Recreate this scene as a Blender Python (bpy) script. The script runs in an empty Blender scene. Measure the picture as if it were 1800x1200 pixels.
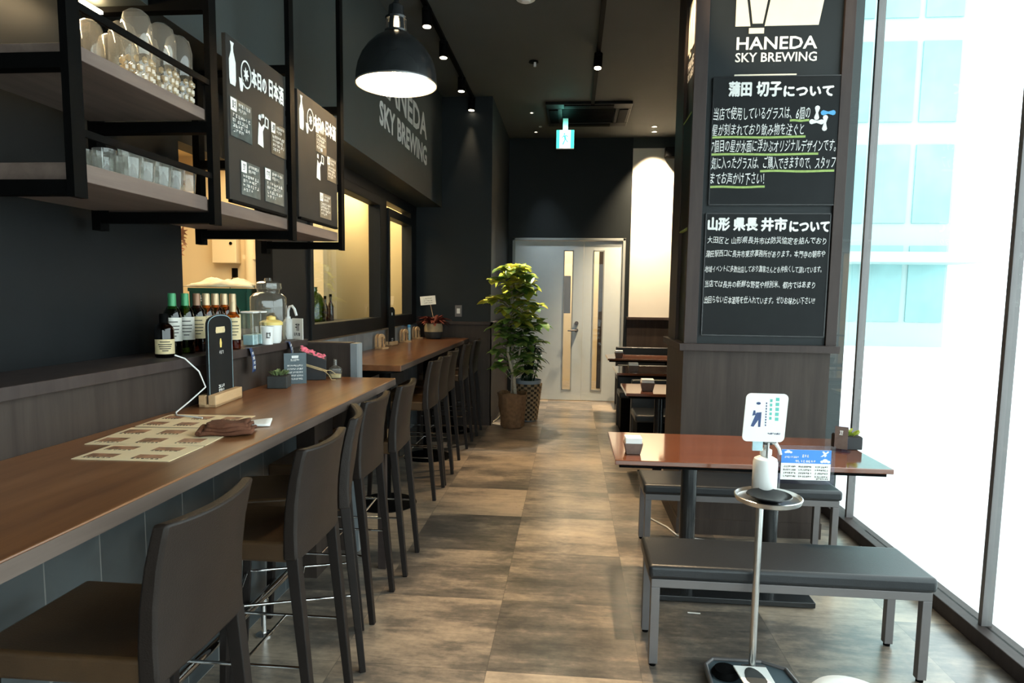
import bpy, math, random
from mathutils import Vector, Matrix

random.seed(7)
S = bpy.context.scene
COL = S.collection
PI = math.pi

# ---------------------------------------------------------------- camera
cam_d = bpy.data.cameras.new('camera')
cam_d.sensor_fit = 'HORIZONTAL'
cam_d.sensor_width = 36.0
cam_d.lens = 1150.0 / 1800.0 * 36.0
cam_d.shift_y = 31.0 / 1800.0
cam_d.clip_start = 0.02
cam = bpy.data.objects.new('camera', cam_d)
COL.objects.link(cam)
_R = Matrix(((0.9958070207933792, -0.021846912866151626, 0.08883180588524184),
             (0.09051640052783047, 0.09482670531487003, -0.9913701010190957),
             (0.013234748735804555, 0.9952540421205762, 0.09640660282654162)))
cam.matrix_world = Matrix.Translation((0, 0, 1.42)) @ _R.to_4x4()
S.camera = cam

# ---------------------------------------------------------------- world, exposure
W = bpy.data.worlds.new('daylight')
S.world = W
W.use_nodes = True
_bg = W.node_tree.nodes['Background']
_bg.inputs[0].default_value = (0.95, 0.98, 1.0, 1)
_bg.inputs[1].default_value = 2.6
S.view_settings.view_transform = 'Standard'
S.view_settings.look = 'None'
S.view_settings.gamma = 1.0
S.view_settings.use_curve_mapping = False
S.view_settings.exposure = 0.85
S.cycles.use_denoising = True
S.cycles.max_bounces = 8
S.cycles.diffuse_bounces = 4
S.cycles.glossy_bounces = 4
S.cycles.transparent_max_bounces = 16
S.cycles.transmission_bounces = 8
S.cycles.caustics_reflective = False
S.cycles.caustics_refractive = False
S.cycles.sample_clamp_indirect = 6.0


def light(name, kind, loc, energy, color, size=0.05, rot=None, spot=None, blend=0.6, size_y=None, target=None, parent=None):
    d = bpy.data.lights.new(name, kind)
    d.energy = energy
    d.color = color
    if kind == 'AREA':
        d.size = size
        if size_y:
            d.shape = 'RECTANGLE'
            d.size_y = size_y
    else:
        d.shadow_soft_size = size
    if kind == 'SPOT':
        d.spot_size = math.radians(spot)
        d.spot_blend = blend
    o = bpy.data.objects.new(name, d)
    COL.objects.link(o)
    o.location = loc
    if target is not None:
        o.rotation_euler = (Vector(target) - Vector(loc)).to_track_quat('-Z', 'Y').to_euler()
    elif rot:
        o.rotation_euler = rot
    if parent:
        o.parent = parent
    return o


WARM = (1.0, 0.72, 0.42)
DAY = (0.86, 0.94, 1.0)
# daylight falling in through the glass fronts
for _n, _l, _r, _sx, _sy in (('portal_street_side', (1.74, 1.7, 1.7), (0, PI / 2, 0), 3.3, 5.8),
                           ('portal_entrance', (0.45, -1.19, 1.18), (-PI / 2, 0, 0), 2.6, 2.36)):
    _p = light(_n, 'AREA', _l, 1, (1, 1, 1), _sx, rot=_r, size_y=_sy)
    _p.data.cycles.is_portal = True
# ceiling lamps of the kitchen and of the lobby behind the double door
light('kitchen_ceiling_light', 'AREA', (-2.5, 4.6, 2.5), 40, (1.0, 0.80, 0.50), 0.9, size_y=3.0)
light('kitchen_passage_light', 'AREA', (-1.92, 6.3, 2.5), 15, (1.0, 0.82, 0.50), 0.3, size_y=1.0)
light('lobby_ceiling_light', 'AREA', (0.2, 10.4, 2.5), 40, (1.0, 0.82, 0.55), 1.4, size_y=1.4)

# ---------------------------------------------------------------- materials


def _set(bsdf, **k):
    for n, v in k.items():
        bsdf.inputs[n].default_value = v


def mat(name, color, rough=0.5, metal=0.0, spec=0.5, noise=0.0, nscale=8.0, bump=0.0, bscale=60.0,
        emit=None, estr=0.0, trans=0.0, ior=1.45, alpha=1.0, coat=0.0, sub=0.0):
    m = bpy.data.materials.new(name)
    m.use_nodes = True
    nt = m.node_tree
    b = nt.nodes['Principled BSDF']
    c = (*color, 1)
    _set(b, **{'Base Color': c, 'Roughness': rough, 'Metallic': metal, 'Specular IOR Level': spec,
               'Transmission Weight': trans, 'IOR': ior, 'Alpha': alpha, 'Coat Weight': coat})
    if emit:
        _set(b, **{'Emission Color': (*emit, 1), 'Emission Strength': estr})
    tc = nt.nodes.new('ShaderNodeTexCoord')
    n = nt.nodes.new('ShaderNodeTexNoise')
    n.inputs['Scale'].default_value = nscale
    n.inputs['Detail'].default_value = 4
    nt.links.new(tc.outputs['Object'], n.inputs['Vector'])
    if noise > 0:
        r = nt.nodes.new('ShaderNodeValToRGB')
        r.color_ramp.elements[0].position = 0.3
        r.color_ramp.elements[1].position = 0.7
        r.color_ramp.elements[0].color = (*[x * (1 - noise) for x in color], 1)
        r.color_ramp.elements[1].color = (*[min(1, x * (1 + noise)) for x in color], 1)
        nt.links.new(n.outputs['Fac'], r.inputs['Fac'])
        nt.links.new(r.outputs['Color'], b.inputs['Base Color'])
    if bump > 0:
        n2 = nt.nodes.new('ShaderNodeTexNoise')
        n2.inputs['Scale'].default_value = bscale
        n2.inputs['Detail'].default_value = 5
        nt.links.new(tc.outputs['Object'], n2.inputs['Vector'])
        bp = nt.nodes.new('ShaderNodeBump')
        bp.inputs['Strength'].default_value = bump
        bp.inputs['Distance'].default_value = 0.01
        nt.links.new(n2.outputs['Fac'], bp.inputs['Height'])
        nt.links.new(bp.outputs['Normal'], b.inputs['Normal'])
    return m


def wood(name, c1, c2, stretch=(1, 14, 14), scale=2.0, rough=0.4, coat=0.0, bump=0.05, spec=0.5):
    m = bpy.data.materials.new(name)
    m.use_nodes = True
    nt = m.node_tree
    b = nt.nodes['Principled BSDF']
    _set(b, **{'Roughness': rough, 'Coat Weight': coat, 'Coat Roughness': 0.08, 'Specular IOR Level': spec})
    tc = nt.nodes.new('ShaderNodeTexCoord')
    mp = nt.nodes.new('ShaderNodeMapping')
    mp.inputs['Scale'].default_value = stretch
    nt.links.new(tc.outputs['Object'], mp.inputs['Vector'])
    n = nt.nodes.new('ShaderNodeTexNoise')
    n.inputs['Scale'].default_value = scale
    n.inputs['Detail'].default_value = 7
    n.inputs['Roughness'].default_value = 0.62
    n.inputs['Distortion'].default_value = 0.3
    nt.links.new(mp.outputs['Vector'], n.inputs['Vector'])
    r = nt.nodes.new('ShaderNodeValToRGB')
    r.color_ramp.elements[0].position = 0.32
    r.color_ramp.elements[1].position = 0.68
    r.color_ramp.elements[0].color = (*c1, 1)
    r.color_ramp.elements[1].color = (*c2, 1)
    nt.links.new(n.outputs['Fac'], r.inputs['Fac'])
    nt.links.new(r.outputs['Color'], b.inputs['Base Color'])
    bp = nt.nodes.new('ShaderNodeBump')
    bp.inputs['Strength'].default_value = bump
    bp.inputs['Distance'].default_value = 0.004
    nt.links.new(n.outputs['Fac'], bp.inputs['Height'])
    nt.links.new(bp.outputs['Normal'], b.inputs['Normal'])
    return m


def floor_mat():
    m = bpy.data.materials.new('weathered_vinyl_tile')
    m.use_nodes = True
    nt = m.node_tree
    L = nt.links.new
    b = nt.nodes['Principled BSDF']
    b.inputs['Coat Weight'].default_value = 0.75; b.inputs['Coat Roughness'].default_value = 0.24
    tc = nt.nodes.new('ShaderNodeTexCoord')
    mp = nt.nodes.new('ShaderNodeMapping')
    T = 0.585
    mp.inputs['Scale'].default_value = (1 / T, 1 / T, 1)
    mp.inputs['Location'].default_value = (0.292 / T, 0.58 / T, 0)
    L(tc.outputs['Object'], mp.inputs['Vector'])
    fl = nt.nodes.new('ShaderNodeVectorMath'); fl.operation = 'FLOOR'
    fr = nt.nodes.new('ShaderNodeVectorMath'); fr.operation = 'FRACTION'
    L(mp.outputs['Vector'], fl.inputs[0]); L(mp.outputs['Vector'], fr.inputs[0])
    wn = nt.nodes.new('ShaderNodeTexWhiteNoise'); wn.noise_dimensions = '2D'
    L(fl.outputs['Vector'], wn.inputs['Vector'])
    # every tile shows its own cut of the streaky pattern
    off = nt.nodes.new('ShaderNodeVectorMath'); off.operation = 'MULTIPLY_ADD'
    off.inputs[1].default_value = (7, 7, 7)
    L(wn.outputs['Color'], off.inputs[0]); L(tc.outputs['Object'], off.inputs[2])
    def noise(stretch, scale, detail=8, rough=0.65, dist=0.0):
        k = nt.nodes.new('ShaderNodeMapping'); k.inputs['Scale'].default_value = stretch
        L(off.outputs['Vector'], k.inputs['Vector'])
        n = nt.nodes.new('ShaderNodeTexNoise')
        n.inputs['Scale'].default_value = scale; n.inputs['Detail'].default_value = detail
        n.inputs['Roughness'].default_value = rough; n.inputs['Distortion'].default_value = dist
        L(k.outputs['Vector'], n.inputs['Vector'])
        return n.outputs['Fac']
    nA = noise((0.9, 2.0, 1), 1.7, 9, 0.68)
    nB = noise((1.2, 6.0, 1), 4.2, 9, 0.7, 0.4)
    nC = noise((1.0, 1.0, 1), 34.0, 4, 0.6)
    def math_(op, a, b_):
        x = nt.nodes.new('ShaderNodeMath'); x.operation = op
        for i, v in enumerate((a, b_)):
            if isinstance(v, (int, float)): x.inputs[i].default_value = v
            else: L(v, x.inputs[i])
        return x.outputs[0]
    v = math_('ADD', math_('MULTIPLY', nA, 0.72), math_('MULTIPLY', nB, 0.28))
    v = math_('ADD', v, math_('MULTIPLY', math_('SUBTRACT', nC, 0.5), 0.10))
    v = math_('ADD', v, math_('MULTIPLY', math_('SUBTRACT', wn.outputs['Value'], 0.5), 0.14))
    r = nt.nodes.new('ShaderNodeValToRGB')
    e = r.color_ramp.elements
    e[0].position = 0.36; e[0].color = (0.070, 0.061, 0.053, 1)
    e[1].position = 0.66; e[1].color = (0.50, 0.385, 0.275, 1)
    k = e.new(0.45); k.color = (0.150, 0.124, 0.100, 1)
    k = e.new(0.53); k.color = (0.300, 0.236, 0.176, 1)
    k = e.new(0.59); k.color = (0.395, 0.308, 0.224, 1)
    L(v, r.inputs['Fac'])
    # fine joints
    sep = nt.nodes.new('ShaderNodeSeparateXYZ'); L(fr.outputs['Vector'], sep.inputs[0])
    ex = math_('MINIMUM', sep.outputs[0], math_('SUBTRACT', 1.0, sep.outputs[0]))
    ey = math_('MINIMUM', sep.outputs[1], math_('SUBTRACT', 1.0, sep.outputs[1]))
    j = math_('LESS_THAN', math_('MINIMUM', ex, ey), 0.003)
    mx = nt.nodes.new('ShaderNodeMix'); mx.data_type = 'RGBA'
    L(math_('MULTIPLY', j, 0.45), mx.inputs['Factor'])
    L(r.outputs['Color'], mx.inputs['A']); mx.inputs['B'].default_value = (0.04, 0.034, 0.03, 1)
    L(mx.outputs['Result'], b.inputs['Base Color'])
    rr = nt.nodes.new('ShaderNodeMapRange')
    rr.inputs['To Min'].default_value = 0.36; rr.inputs['To Max'].default_value = 0.24
    L(v, rr.inputs['Value']); L(rr.outputs['Result'], b.inputs['Roughness'])
    bp = nt.nodes.new('ShaderNodeBump'); bp.inputs['Strength'].default_value = 0.08; bp.inputs['Distance'].default_value = 0.004
    L(nB, bp.inputs['Height']); L(bp.outputs['Normal'], b.inputs['Normal'])
    return m


def stone_tile(name, c1, c2, joint, tw, th, rough=0.35, axis='YZ'):
    m = bpy.data.materials.new(name)
    m.use_nodes = True
    nt = m.node_tree
    L = nt.links.new
    b = nt.nodes['Principled BSDF']
    b.inputs['Roughness'].default_value = rough
    tc = nt.nodes.new('ShaderNodeTexCoord')
    sp = nt.nodes.new('ShaderNodeSeparateXYZ'); L(tc.outputs['Object'], sp.inputs[0])
    cb = nt.nodes.new('ShaderNodeCombineXYZ')
    L(sp.outputs[axis[0]], cb.inputs[0]); L(sp.outputs[axis[1]], cb.inputs[1])
    br = nt.nodes.new('ShaderNodeTexBrick')
    br.offset = 0.0
    br.inputs['Scale'].default_value = 1.0
    br.inputs['Brick Width'].default_value = tw; br.inputs['Row Height'].default_value = th
    br.inputs['Mortar Size'].default_value = 0.0022
    br.inputs['Color1'].default_value = (0.25, 0.25, 0.25, 1); br.inputs['Color2'].default_value = (0.75, 0.75, 0.75, 1)
    L(cb.outputs[0], br.inputs['Vector'])
    n = nt.nodes.new('ShaderNodeTexNoise'); n.inputs['Scale'].default_value = 6; n.inputs['Detail'].default_value = 8
    n.inputs['Distortion'].default_value = 0.6
    L(tc.outputs['Object'], n.inputs['Vector'])
    mx0 = nt.nodes.new('ShaderNodeMix'); mx0.data_type = 'RGBA'; mx0.inputs['Factor'].default_value = 0.45
    L(n.outputs['Color'], mx0.inputs['A']); L(br.outputs['Color'], mx0.inputs['B'])
    r = nt.nodes.new('ShaderNodeValToRGB')
    r.color_ramp.elements[0].position = 0.3; r.color_ramp.elements[1].position = 0.7
    r.color_ramp.elements[0].color = (*c1, 1); r.color_ramp.elements[1].color = (*c2, 1)
    L(mx0.outputs['Result'], r.inputs['Fac'])
    mx = nt.nodes.new('ShaderNodeMix'); mx.data_type = 'RGBA'
    L(br.outputs['Fac'], mx.inputs['Factor']); L(r.outputs['Color'], mx.inputs['A'])
    mx.inputs['B'].default_value = (*joint, 1)
    L(mx.outputs['Result'], b.inputs['Base Color'])
    return m


def glass_mat(name, tint=(0.96, 0.98, 0.98), rough=0.0, refl=1.0, frost=0.0, fcol=(0.9, 0.88, 0.82)):
    m = bpy.data.materials.new(name)
    m.use_nodes = True
    nt = m.node_tree
    for n in list(nt.nodes):
        nt.nodes.remove(n)
    out = nt.nodes.new('ShaderNodeOutputMaterial')
    t = nt.nodes.new('ShaderNodeBsdfTransparent'); t.inputs[0].default_value = (*tint, 1)
    g = nt.nodes.new('ShaderNodeBsdfGlossy'); g.inputs['Roughness'].default_value = rough
    f = nt.nodes.new('ShaderNodeFresnel'); f.inputs[0].default_value = 1.45
    mu = nt.nodes.new('ShaderNodeMath'); mu.operation = 'MULTIPLY'; mu.inputs[1].default_value = refl
    mx = nt.nodes.new('ShaderNodeMixShader')
    ge = nt.nodes.new('ShaderNodeNewGeometry')
    fm = nt.nodes.new('ShaderNodeMath'); fm.operation = 'SUBTRACT'; fm.inputs[0].default_value = 1.0
    nt.links.new(ge.outputs['Backfacing'], fm.inputs[1])
    m2 = nt.nodes.new('ShaderNodeMath'); m2.operation = 'MULTIPLY'; m2.use_clamp = True
    nt.links.new(f.outputs[0], mu.inputs[0]); nt.links.new(mu.outputs[0], m2.inputs[0])
    nt.links.new(fm.outputs[0], m2.inputs[1]); nt.links.new(m2.outputs[0], mx.inputs[0])
    nt.links.new(t.outputs[0], mx.inputs[1]); nt.links.new(g.outputs[0], mx.inputs[2])
    last = mx.outputs[0]
    if frost:
        a = nt.nodes.new('ShaderNodeBsdfDiffuse'); a.inputs[0].default_value = (*fcol, 1)
        t2 = nt.nodes.new('ShaderNodeBsdfTranslucent'); t2.inputs[0].default_value = (*fcol, 1)
        ad = nt.nodes.new('ShaderNodeMixShader'); ad.inputs[0].default_value = 0.5
        nt.links.new(a.outputs[0], ad.inputs[1]); nt.links.new(t2.outputs[0], ad.inputs[2])
        m3 = nt.nodes.new('ShaderNodeMixShader'); m3.inputs[0].default_value = frost
        nt.links.new(last, m3.inputs[1]); nt.links.new(ad.outputs[0], m3.inputs[2])
        last = m3.outputs[0]
    nt.links.new(last, out.inputs[0])
    return m


M = {}
M['floor'] = floor_mat()
M['ceiling'] = mat('dark_grey_ceiling_paint', (0.056, 0.062, 0.061), 0.75, noise=0.05, nscale=3)
M['wall'] = mat('charcoal_wall_paint', (0.031, 0.038, 0.038), 0.55, noise=0.06, nscale=3, bump=0.05, bscale=150)
M['navy'] = mat('blue_black_wall_paint', (0.013, 0.017, 0.019), 0.5, spec=0.3, noise=0.06, nscale=3)
M['white_wall'] = mat('white_wall_paint', (0.80, 0.79, 0.74), 0.8, noise=0.02, nscale=4)
M['cream'] = mat('cream_kitchen_wall', (0.72, 0.58, 0.36), 0.8, noise=0.03, nscale=3)
M['beige'] = mat('beige_partition', (0.66, 0.52, 0.29), 0.8, noise=0.02, nscale=2)
M['black'] = mat('black_powder_coat', (0.0025, 0.0025, 0.0025), 0.6, spec=0.04, noise=0.1)
M['blackgloss'] = mat('black_gloss_paint', (0.012, 0.013, 0.014), 0.25, noise=0.1)
M['frame'] = mat('charcoal_window_frame', (0.009, 0.010, 0.011), 0.5, spec=0.2, noise=0.08)
M['wain'] = wood('dark_brown_panel', (0.034, 0.024, 0.020), (0.054, 0.040, 0.033), (12, 12, 1.0), 2.0, 0.55, spec=0.25)
M['trimwood'] = wood('brown_trim_wood', (0.038, 0.027, 0.025), (0.056, 0.041, 0.037), (9, 9, 1.0), 2.0, 0.55, spec=0.25)
M['rackwood'] = wood('greyish_shelf_wood', (0.115, 0.078, 0.064), (0.180, 0.128, 0.104), (10, 1.0, 10), 2.0, 0.55)
M['counter'] = wood('walnut_counter_top', (0.145, 0.055, 0.020), (0.275, 0.118, 0.046), (11, 0.8, 11), 1.6, 0.30, coat=0.15)
M['counterface'] = wood('counter_edge_wood', (0.070, 0.048, 0.038), (0.112, 0.080, 0.064), (14, 0.8, 14), 1.6, 0.5)
M['hightable'] = wood('walnut_high_table', (0.100, 0.040, 0.018), (0.185, 0.080, 0.036), (11, 0.8, 11), 1.6, 0.28, coat=0.2)
M['mahog'] = wood('red_brown_table_top', (0.135, 0.042, 0.020), (0.185, 0.062, 0.030), (0.9, 12, 12), 1.6, 0.10, coat=0.9, bump=0.01)
M['pine'] = wood('light_pine', (0.55, 0.34, 0.17), (0.70, 0.47, 0.26), (8, 1, 8), 3, 0.5)
M['leather'] = mat('dark_brown_leather', (0.0150, 0.0100, 0.0078), 0.46, spec=0.3, noise=0.12, nscale=14, bump=0.12, bscale=260)
M['seatleather'] = mat('lamp_lit_seat_leather', (0.060, 0.032, 0.014), 0.36, noise=0.12, nscale=14, bump=0.1, bscale=260)  # orange-brown lamp highlight on the dark leather is put into this colour
M['legleather'] = mat('brown_black_leather_leg', (0.0125, 0.0092, 0.008), 0.5, spec=0.25, noise=0.1, nscale=14)
M['vinyl'] = mat('black_bench_vinyl', (0.014, 0.016, 0.019), 0.38, noise=0.1, nscale=10, bump=0.08, bscale=220)
M['steel'] = mat('grey_powder_coated_steel', (0.155, 0.145, 0.145), 0.42, metal=0.35, noise=0.05)
M['chrome'] = mat('polished_chrome', (0.80, 0.80, 0.80), 0.09, metal=1.0)
M['brushed'] = mat('brushed_stainless_steel', (0.55, 0.55, 0.54), 0.28, metal=1.0, noise=0.06, nscale=30)
M['tile'] = stone_tile('dark_slate_tile', (0.035, 0.042, 0.045), (0.085, 0.098, 0.102), (0.20, 0.20, 0.19), 0.20, 0.40)
M['marble'] = stone_tile('grey_marble_tile', (0.13, 0.15, 0.165), (0.33, 0.36, 0.38), (0.42, 0.42, 0.42), 0.20, 0.40)
M['door'] = mat('pale_blue_grey_door_paint', (0.72, 0.80, 0.82), 0.42, noise=0.02)
M['doorframe'] = mat('grey_door_frame', (0.36, 0.39, 0.39), 0.45, noise=0.03)
M['white'] = mat('matte_white_plastic', (0.82, 0.82, 0.80), 0.4, noise=0.02)
M['paper'] = mat('white_paper', (0.85, 0.84, 0.80), 0.85, noise=0.02, nscale=20)
M['tissue'] = mat('white_paper_napkin', (0.88, 0.88, 0.86), 0.9, noise=0.02, bump=0.2, bscale=40)
M['chalk'] = mat('white_chalk_paint', (0.80, 0.80, 0.78), 0.9, noise=0.08, nscale=90)
M['greenchalk'] = mat('yellow_green_chalk', (0.33, 0.45, 0.14), 0.9, noise=0.15, nscale=60)
M['skyblue'] = mat('sky_blue_print', (0.10, 0.38, 0.70), 0.7, noise=0.03)
M['board'] = mat('black_chalkboard', (0.0095, 0.011, 0.012), 0.6, spec=0.2, noise=0.12, nscale=6)
M['boardbrown'] = mat('grey_brown_chalkboard', (0.019, 0.018, 0.017), 0.7, spec=0.25, noise=0.12, nscale=6)
M['sign'] = mat('white_sign_lettering', (0.72, 0.72, 0.70), 0.6, noise=0.03)
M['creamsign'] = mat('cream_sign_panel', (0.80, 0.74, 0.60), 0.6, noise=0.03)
M['glass'] = glass_mat('clear_window_glass')
M['facadeglass'] = glass_mat('shopfront_glass', (0.90, 0.97, 0.965))
M['clear'] = glass_mat('clear_drinking_glass', (0.92, 0.92, 0.90), 0.03, 2.2, 0.10)
M['cut'] = glass_mat('cut_crystal_glass', (0.86, 0.83, 0.76), 0.06, 5.0, 0.32, (0.95, 0.80, 0.55))  # golden glow of the lit shelf is put into the frost colour
M['acryl'] = glass_mat('clear_acrylic', (0.84, 0.83, 0.95), 0.02, 1.5)
M['greenglass'] = glass_mat('green_bottle_glass', (0.16, 0.26, 0.07), 0.03, 2.0)
M['darkglass'] = glass_mat('brown_bottle_glass', (0.16, 0.06, 0.02), 0.03, 2.0)
M['amber'] = glass_mat('amber_spirit_glass', (0.62, 0.30, 0.08), 0.03, 2.0)

# ---------------------------------------------------------------- mesh helpers


class MB:
    """collects shapes and links them as one mesh object"""

    def __init__(s):
        s.v = []; s.f = []; s.mi = []; s.cur = 0

    def add(s, vs, fs):
        o = len(s.v)
        s.v += [tuple(v) for v in vs]
        for f in fs:
            s.f.append(tuple(i + o for i in f)); s.mi.append(s.cur)
        return s

    def box(s, x0, y0, z0, x1, y1, z1):
        if x0 > x1: x0, x1 = x1, x0
        if y0 > y1: y0, y1 = y1, y0
        if z0 > z1: z0, z1 = z1, z0
        vs = [(x0, y0, z0), (x1, y0, z0), (x1, y1, z0), (x0, y1, z0), (x0, y0, z1), (x1, y0, z1), (x1, y1, z1), (x0, y1, z1)]
        return s.add(vs, [(0, 3, 2, 1), (4, 5, 6, 7), (0, 1, 5, 4), (1, 2, 6, 5), (2, 3, 7, 6), (3, 0, 4, 7)])

    def bar(s, p, q, w, d=None, w2=None, d2=None, ref=(0, 1, 0)):
        """square bar from p to q, w x d at p, w2 x d2 at q"""
        d = d or w; w2 = w2 or w; d2 = d2 or d
        p = Vector(p); q = Vector(q); t = (q - p).normalized()
        r = Vector(ref)
        u = t.cross(r)
        if u.length < 1e-4: u = t.cross(Vector((1, 0, 0)))
        u.normalize(); r = u.cross(t).normalized()
        vs = []
        for c, a, b in ((p, w / 2, d / 2), (q, w2 / 2, d2 / 2)):
            vs += [c - u * a - r * b, c + u * a - r * b, c + u * a + r * b, c - u * a + r * b]
        return s.add(vs, [(0, 3, 2, 1), (4, 5, 6, 7), (0, 1, 5, 4), (1, 2, 6, 5), (2, 3, 7, 6), (3, 0, 4, 7)])

    def lathe(s, prof, n=24, c=(0, 0, 0), cap0=True, cap1=True):
        """profile of (r, z) about the vertical through c"""
        vs = []; fs = []
        for r, z in prof:
            for k in range(n):
                a = 2 * PI * k / n
                vs.append((c[0] + r * math.cos(a), c[1] + r * math.sin(a), c[2] + z))
        for i in range(len(prof) - 1):
            for k in range(n):
                k2 = (k + 1) % n
                fs.append((i * n + k, i * n + k2, (i + 1) * n + k2, (i + 1) * n + k))
        if cap0: fs.append(tuple(reversed(range(n))))
        if cap1: fs.append(tuple((len(prof) - 1) * n + k for k in range(n)))
        return s.add(vs, fs)

    def cyl(s, p, q, r, n=16, r2=None):
        return s.tube([p, q], [r, r if r2 is None else r2], n)

    def tube(s, pts, r, n=8):
        pts = [Vector(p) for p in pts]
        rs = r if isinstance(r, (list, tuple)) else [r] * len(pts)
        vs = []; fs = []
        prev = None
        for i, p in enumerate(pts):
            t = (pts[min(i + 1, len(pts) - 1)] - pts[max(i - 1, 0)]).normalized()
            if prev is None:
                u = t.cross(Vector((0, 0, 1)))
                if u.length < 1e-3: u = t.cross(Vector((1, 0, 0)))
            else:
                u = prev - t * prev.dot(t)
                if u.length < 1e-4: u = t.cross(Vector((0.3, 0.5, 0.8)))
            u.normalize(); prev = u
            w = t.cross(u)
            for k in range(n):
                a = 2 * PI * k / n
                vs.append(p + (u * math.cos(a) + w * math.sin(a)) * rs[i])
        for i in range(len(pts) - 1):
            for k in range(n):
                k2 = (k + 1) % n
                fs.append((i * n + k, i * n + k2, (i + 1) * n + k2, (i + 1) * n + k))
        fs.append(tuple(reversed(range(n))))
        fs.append(tuple((len(pts) - 1) * n + k for k in range(n)))
        return s.add(vs, fs)

    def prism(s, poly, o, U, V, N, d):
        """polygon (u, v) in the plane o + uU + vV, thickness d along N"""
        o = Vector(o); U = Vector(U); V = Vector(V); N = Vector(N)
        n = len(poly)
        a = [o + U * u + V * v for u, v in poly]
        vs = a + [p + N * d for p in a]
        fs = [tuple(reversed(range(n))), tuple(range(n, 2 * n))]
        for k in range(n):
            k2 = (k + 1) % n
            fs.append((k, k2, n + k2, n + k))
        return s.add(vs, fs)

    def grid(s, fn, nu, nv, thick=None):
        vs = [fn(i / nu, j / nv) for j in range(nv + 1) for i in range(nu + 1)]
        w = nu + 1
        fs = [(j * w + i, j * w + i + 1, (j + 1) * w + i + 1, (j + 1) * w + i) for j in range(nv) for i in range(nu)]
        return s.add(vs, fs)

    def ball(s, c, rx, ry=None, rz=None, n=14, m=8):
        ry = ry or rx; rz = rz or rx
        prof = []
        vs = []; fs = []
        for j in range(m + 1):
            th = PI * j / m
            for k in range(n):
                a = 2 * PI * k / n
                vs.append((c[0] + rx * math.sin(th) * math.cos(a), c[1] + ry * math.sin(th) * math.sin(a), c[2] - rz * math.cos(th)))
        for j in range(m):
            for k in range(n):
                k2 = (k + 1) % n
                fs.append((j * n + k, j * n + k2, (j + 1) * n + k2, (j + 1) * n + k))
        return s.add(vs, fs)

    def build(s, name, material, parent=None, smooth=None, bevel=0.0, seg=2, solid=0.0, subsurf=0):
        me = bpy.data.meshes.new(name)
        me.from_pydata(s.v, [], s.f)
        mats = material if isinstance(material, (list, tuple)) else [material]
        for m_ in mats:
            me.materials.append(M[m_] if isinstance(m_, str) else m_)
        if len(mats) > 1:
            for p, i in zip(me.polygons, s.mi): p.material_index = i
        me.validate()
        me.update()
        if smooth is not None:
            me.polygons.foreach_set('use_smooth', [True] * len(me.polygons))
            me.set_sharp_from_angle(angle=math.radians(smooth))
        o = bpy.data.objects.new(name, me)
        COL.objects.link(o)
        if parent is not None: o.parent = parent
        if solid:
            d = o.modifiers.new('solid', 'SOLIDIFY'); d.thickness = solid; d.offset = 0
        if bevel:
            d = o.modifiers.new('bevel', 'BEVEL'); d.width = bevel; d.segments = seg; d.limit_method = 'ANGLE'
            d.angle_limit = math.radians(40); d.harden_normals = False
        if subsurf:
            d = o.modifiers.new('subsurf', 'SUBSURF'); d.levels = subsurf; d.render_levels = subsurf
        return o


def tag(o, label, cat, group=None, loc=None, rz=None):
    o['label'] = label; o['category'] = cat
    if group: o['group'] = group
    if loc is not None: o.location = loc
    if rz is not None: o.rotation_euler = (0, 0, rz)
    return o


def thing(name, label, cat, loc=(0, 0, 0), rz=0.0, group=None):
    o = bpy.data.objects.new(name, None)
    o.empty_display_size = 0.05
    COL.objects.link(o)
    return tag(o, label, cat, group, loc, rz)


def dup(root, loc, rz, label, group=None):
    c = root.copy(); COL.objects.link(c)
    tag(c, label, root['category'], group or root.get('group'), loc, rz)
    def rec(a, b):
        for ch in a.children:
            k = ch.copy(); COL.objects.link(k); k.parent = b
            k.matrix_parent_inverse = ch.matrix_parent_inverse.copy()
            rec(ch, k)
    rec(root, c)
    return c


def struct(name, mb, material, label=None, parent=None, cat=None, **k):
    o = mb.build(name, material, parent, **k)
    if parent is None:
        o['kind'] = 'structure'
        o['label'] = label or name.replace('_', ' ')
        o['category'] = cat or name.split('_')[0]
    return o


_tc = bpy.data.curves.new('lettering_curve', 'FONT')
_to = bpy.data.objects.new('lettering_curve', _tc)
COL.objects.link(_to)


def letters(mb, s, rect, o, U, V, N, bold=0.0, fat=0.0, **k):
    if fat:
        for i, (a, b) in enumerate(((0, 0), (1, 0), (-1, 0), (0, 1), (0, -1))):
            letters_(mb, s, tuple(r + fat * (a if j % 2 == 0 else b) for j, r in enumerate(rect)), o, U, V, N, bold, **dict(k, depth=k.get('depth', 0.0015) + 0.00006 * i))
    else:
        letters_(mb, s, rect, o, U, V, N, bold, **k)


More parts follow.
